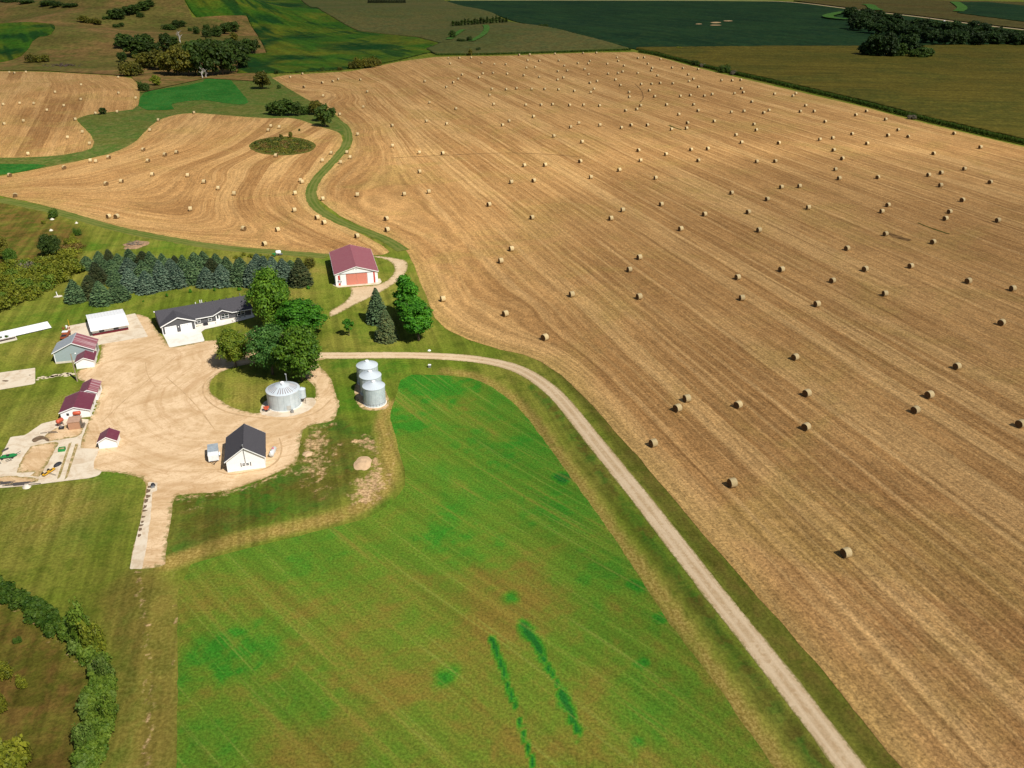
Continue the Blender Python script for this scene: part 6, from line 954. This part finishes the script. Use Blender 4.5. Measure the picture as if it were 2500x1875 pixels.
addb(1240, 0, 3.456, [(94, 457), (184, 455), (397, 448), (634, 442), (746, 440), (166, 504), (265, 508), (429, 505), (692, 508), (920, 480), (1096, 483), (1149, 480), (1288, 494), (590, 528), (678, 530), (839, 533), (931, 509), (1180, 532), (476, 549), (979, 549), (156, 566), (231, 560), (647, 578), (1217, 569), (1386, 566), (1477, 570), (1605, 578), (421, 595), (500, 591), (845, 617), (929, 612), (968, 600), (1095, 611), (1209, 590), (1521, 624), (134, 630), (264, 644), (468, 650), (419, 668), (681, 621), (1262, 632), (1565, 661), (1802, 672), (1892, 673), (1964, 668), (691, 694), (752, 679), (908, 667), (949, 713), (1124, 705), (1212, 702), (1284, 696), (1391, 698), (1528, 680), (1606, 727), (1970, 741), (73, 740), (201, 747), (310, 746), (427, 750), (560, 762), (699, 774), (726, 745), (1022, 773), (1193, 758), (1025, 812), (1238, 808), (1455, 806), (1538, 799), (1657, 803), (1723, 790), (1912, 783), (1986, 774), (2058, 853), (2203, 925), (2158, 946), (151, 880), (280, 880), (377, 875), (520, 882), (638, 880), (773, 886), (1120, 886), (1087, 916), (993, 928), (1338, 879), (1567, 877), (1604, 929), (1885, 940), (1992, 933), (216, 979), (10, 1015), (599, 1034), (529, 1067), (776, 1050), (957, 1072), (1039, 1050), (1176, 1050), (1380, 1085), (1507, 1078), (1515, 1032), (1442, 960), (1740, 1018), (2076, 1043), (2095, 1092), (1924, 1133), (1971, 1197), (388, 1142), (626, 1192), (1101, 1264), (1334, 1296), (1545, 1257), (1686, 1250), (1606, 1349), (1119, 1349), (2100, 1358), (610, 1357), (940, 1430), (700, 1490), (1246, 1496), (1887, 1622), (139, 1390), (314, 1387), (29, 1532), (218, 1520)])
addb(1860, 0, 3.456, [(107, 788), (287, 784), (262, 803), (369, 885), (324, 935), (441, 934), (792, 965), (882, 932), (1044, 1002), (533, 1021), (1149, 1090), (1063, 1137), (1233, 1146), (760, 1124), (1621, 1120), (598, 1159), (489, 1171), (887, 1206), (142, 1202), (605, 1262), (1843, 1237), (1448, 1290), (678, 1333), (112, 1355), (1708, 1420), (620, 1424), (1512, 1453), (1406, 1472), (651, 1500), (977, 1491), (1925, 1533), (1507, 1559), (164, 1574), (317, 1566)])
addb(1220, 440, 3.456, [(272, 310), (938, 318), (1038, 247), (1363, 198), (1728, 283), (2097, 265), (1527, 407), (2187, 417), (99, 576), (10, 677), (1178, 647), (1094, 750), (608, 960), (1176, 980), (2007, 815), (2043, 990), (48, 1123), (380, 1325)])
addb(1860, 440, 3.456, [(45, 155), (392, 226), (1063, 205), (1012, 258), (1690, 163), (1583, 261), (1548, 319), (1990, 335), (1043, 449), (1443, 517), (718, 571), (165, 750), (595, 843), (870, 747), (1255, 720), (1740, 848), (2115, 910), (1038, 953), (465, 1043), (280, 1490), (1645, 1567), (2020, 1200)])
addb(1540, 900, 2.304, [(315, 167), (262, 222), (603, 202), (990, 137), (985, 326), (126, 418), (1600, 231), (1678, 147), (570, 643), (1210, 1035), (2190, 310)])
addb(0, 0, 3.456, [(122, 610), (220, 603), (80, 605), (998, 646), (686, 710), (465, 772), (1000, 780), (1147, 822), (28, 877), (167, 866), (286, 868), (541, 886), (398, 924), (685, 835), (805, 950), (990, 937), (36, 1040), (199, 1015), (635, 1002), (697, 1108), (572, 1155), (757, 1206), (238, 1293), (1337, 1007), (1636, 945), (1266, 1093), (1210, 1257), (1393, 1300), (1491, 1280), (1250, 1351), (919, 1323), (765, 1350), (810, 1356), (543, 1408), (82, 1472), (1287, 1467), (1026, 1525), (897, 1545), (1585, 1475), (1723, 1530), (1843, 1583), (1977, 1628), (130, 1643)])
addb(0, 380, 3.456, [(1607, 445), (917, 508), (985, 510), (2057, 610)])
addb(600, 300, 3.456, [(650, 635), (411, 732), (603, 796), (661, 838), (270, 897), (939, 950), (158, 1017), (1186, 805), (1194, 898), (2052, 685), (1664, 1482)])
U_ = []
for q in Q:
    if all((q[0] - r[0]) ** 2 + (q[1] - r[1]) ** 2 > 12 for r in U_): U_.append(q)
def baleaxis(x, y, px, py):
    fn = U_MAIN if px > 600 and not inside(np.array([px]), np.array([py]), [(600, 295), (840, 330), (830, 370), (746, 460), (785, 520), (955, 612), (600, 620)])[0] else (U_LEFT if py > 275 and not (px < 235 and py < 395) else U_UP); e = .5
    gx_, gy_ = float(fn(x + e, y) - fn(x - e, y)), float(fn(x, y + e) - fn(x, y - e)); a = math.atan2(gy_, gx_); return a if abs(a) < math.pi / 2 else a + math.pi
MARK = [((2058, 1349), 'lone bale nearest the camera at the lower right of the field'), ((1786, 1180), 'bale standing between the road bend and the nearest bale'), ((1594, 1082), 'bale lying closest to the gravel road on its long straight'), ((1654, 997), 'left bale of a close pair near the road'), ((1676, 972), 'right bale of a close pair near the road'), ((1801, 988), 'bale just right of the close pair near the road'), ((1330, 823), 'bale nearest the bend of the gravel road'), ((1234, 765), 'bale above the road bend, between two others'), ((1082, 728), 'bale closest to the bright oval maples'), ((1248, 606), 'bale right of the barn beyond its neighbour'), ((1223, 636), 'bale right of the red roofed barn, nearer of two'), ((945, 560), 'bale just above the red roofed barn drive'), ((943, 533), 'bale right of the curving track, upper of two'), ((2490, 1035), 'bale cut by the right edge of the picture'), ((872, 575), 'bale showing its round end behind the barn roof'), ((646, 594), 'bale on the field edge right behind the windbreak'), ((595, 556), 'bale with its round end facing the camera above the windbreak'), ((265, 527), 'left bale of the touching pair at the left field edge'), ((285, 528), 'right bale of the touching pair at the left field edge'), ((465, 509), 'bale in the middle of the curving rows left of the track'), ((674, 378), 'bale at the foot of the grassy mound'), ((774, 532), 'bale left of the inner bend of the grass track'), ((788, 484), 'bale tucked inside the bend of the grass track'), ((473, 273), 'bale on the crest just below the vivid green patch'), ((387, 291), 'bale beside the green hollow at the top of the left field'), ((332, 238), 'bale beside the left end of the vivid green patch'), ((2329, 324), 'bale touching the corn edge at far right'), ((2115, 270), 'bale by the corn edge, left of the dead bush'), ((1612, 143), 'bale nearest the far corner by the corn'), ((1095, 140), 'leftmost of the bales along the top edge'), ((38, 475), 'lone bale near the left edge above the grass strip'), ((24, 426), 'bale beside the bright green strip at the left edge'), ((734, 438), 'left bale of the touching pair left of the track'), ((738, 443), 'right bale of the touching pair left of the track'), ((2417, 444), 'bale at far right below the corn, apart from others'), ((2445, 787), 'bale near the right edge in the middle of the picture'), ((2336, 893), 'near bale at right with a long shadow'), ((1941, 871), 'bale right of the road bend standing well apart'), ((2266, 964), 'bale at right, upper of two close together'), ((2234, 1000), 'bale at right, lower of two close together')]
def zone(x, y):
    if inside(np.array([x]), np.array([y]), UPF)[0] or (x < 300 and y < 180): return 'small round bale in the far upper left stubble field', 'bales in the far upper left field'
    if inside(np.array([x]), np.array([y]), LEFTF)[0]: return ('round bale on the curving rows, left half of the contour field' if x < 420 else 'round bale on the curving rows, right half of the contour field'), 'bales in the contour field'
    if y < 160: r_ = 'very small distant bale near the top edge of the big field'
    elif y < 300: r_ = 'small distant bale in the left upper part of the big field' if x < 1240 else ('small distant bale in the upper middle of the big field' if x < 1700 else 'small distant bale near the corn in the big field')
    elif y < 480: r_ = 'round bale in the left middle of the big field' if x < 1300 else ('round bale in the centre of the big field' if x < 1800 else 'round bale in the right middle of the big field')
    else: r_ = 'larger near bale on the left of the big field' if x < 1500 else ('larger near bale in the centre of the big field' if x < 2000 else 'larger near bale on the right of the big field')
    return r_, 'bales in the big stubble field'
labs = {}
for (mx, my), lab in MARK:
    j = min(range(len(U_)), key=lambda i: (U_[i][0] - mx) ** 2 + (U_[i][1] - my) ** 2)
    if (U_[j][0] - mx) ** 2 + (U_[j][1] - my) ** 2 < 150 and j not in labs: labs[j] = lab
PB = G([(x, y + (3.5 + .0065 * y)) for x, y in U_]); rg = random.Random(4)
for i, (q, p) in enumerate(zip(U_, PB)):
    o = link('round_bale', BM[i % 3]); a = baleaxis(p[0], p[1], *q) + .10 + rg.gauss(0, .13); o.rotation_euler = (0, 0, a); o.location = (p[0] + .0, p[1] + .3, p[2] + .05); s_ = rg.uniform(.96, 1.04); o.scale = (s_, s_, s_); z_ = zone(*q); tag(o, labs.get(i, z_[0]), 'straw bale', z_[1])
# ------------------------------------------------------------------ unseen clouds added to dim the far hills, right stubble and lower left corner
CL = bpy.data.materials.new('shade_vapour'); CL.use_nodes = True; cn = CL.node_tree.nodes; cn.remove(cn['Principled BSDF']); pv = cn.new('ShaderNodeVolumePrincipled'); pv.inputs['Color'].default_value = (1, 1, 1, 1); pv.inputs['Density'].default_value = .0012; CL.node_tree.links.new(pv.outputs[0], cn['Material Output'].inputs['Volume'])
m = MB(); prof = [(math.sin(t), -math.cos(t)) for t in np.linspace(.05, math.pi - .05, 13)]; m.lathe(prof, 40)
for gx_, gy_, rx_, ry_, rz_, CA, lab in [(0, 1500, 2600, 1000, 190, 1900.0, 'broad thin white vapour body added high out of view, shading the far hills'), (335, 90, 260, 320, 400, 1500.0, 'smaller thin vapour body added out of view to dim the right side of the stubble'), (-120, 35, 130, 95, 200, 1400.0, 'little thin vapour body added out of view to dim the brush at lower left')]:  # the two near ones are made up for darkening towards the edges
    oh_ = CA / math.tan(SUN_EL); cl = m.build('shade_cloud', CL, None, True); cl.scale = (rx_, ry_, rz_); cl.location = (gx_ + oh_ * .692, gy_ - oh_ * .722, CA); tag(cl, lab, 'shade_cloud', None, 'stuff')
print('BALES', len(U_), 'OBJECTS', len(bpy.data.objects))
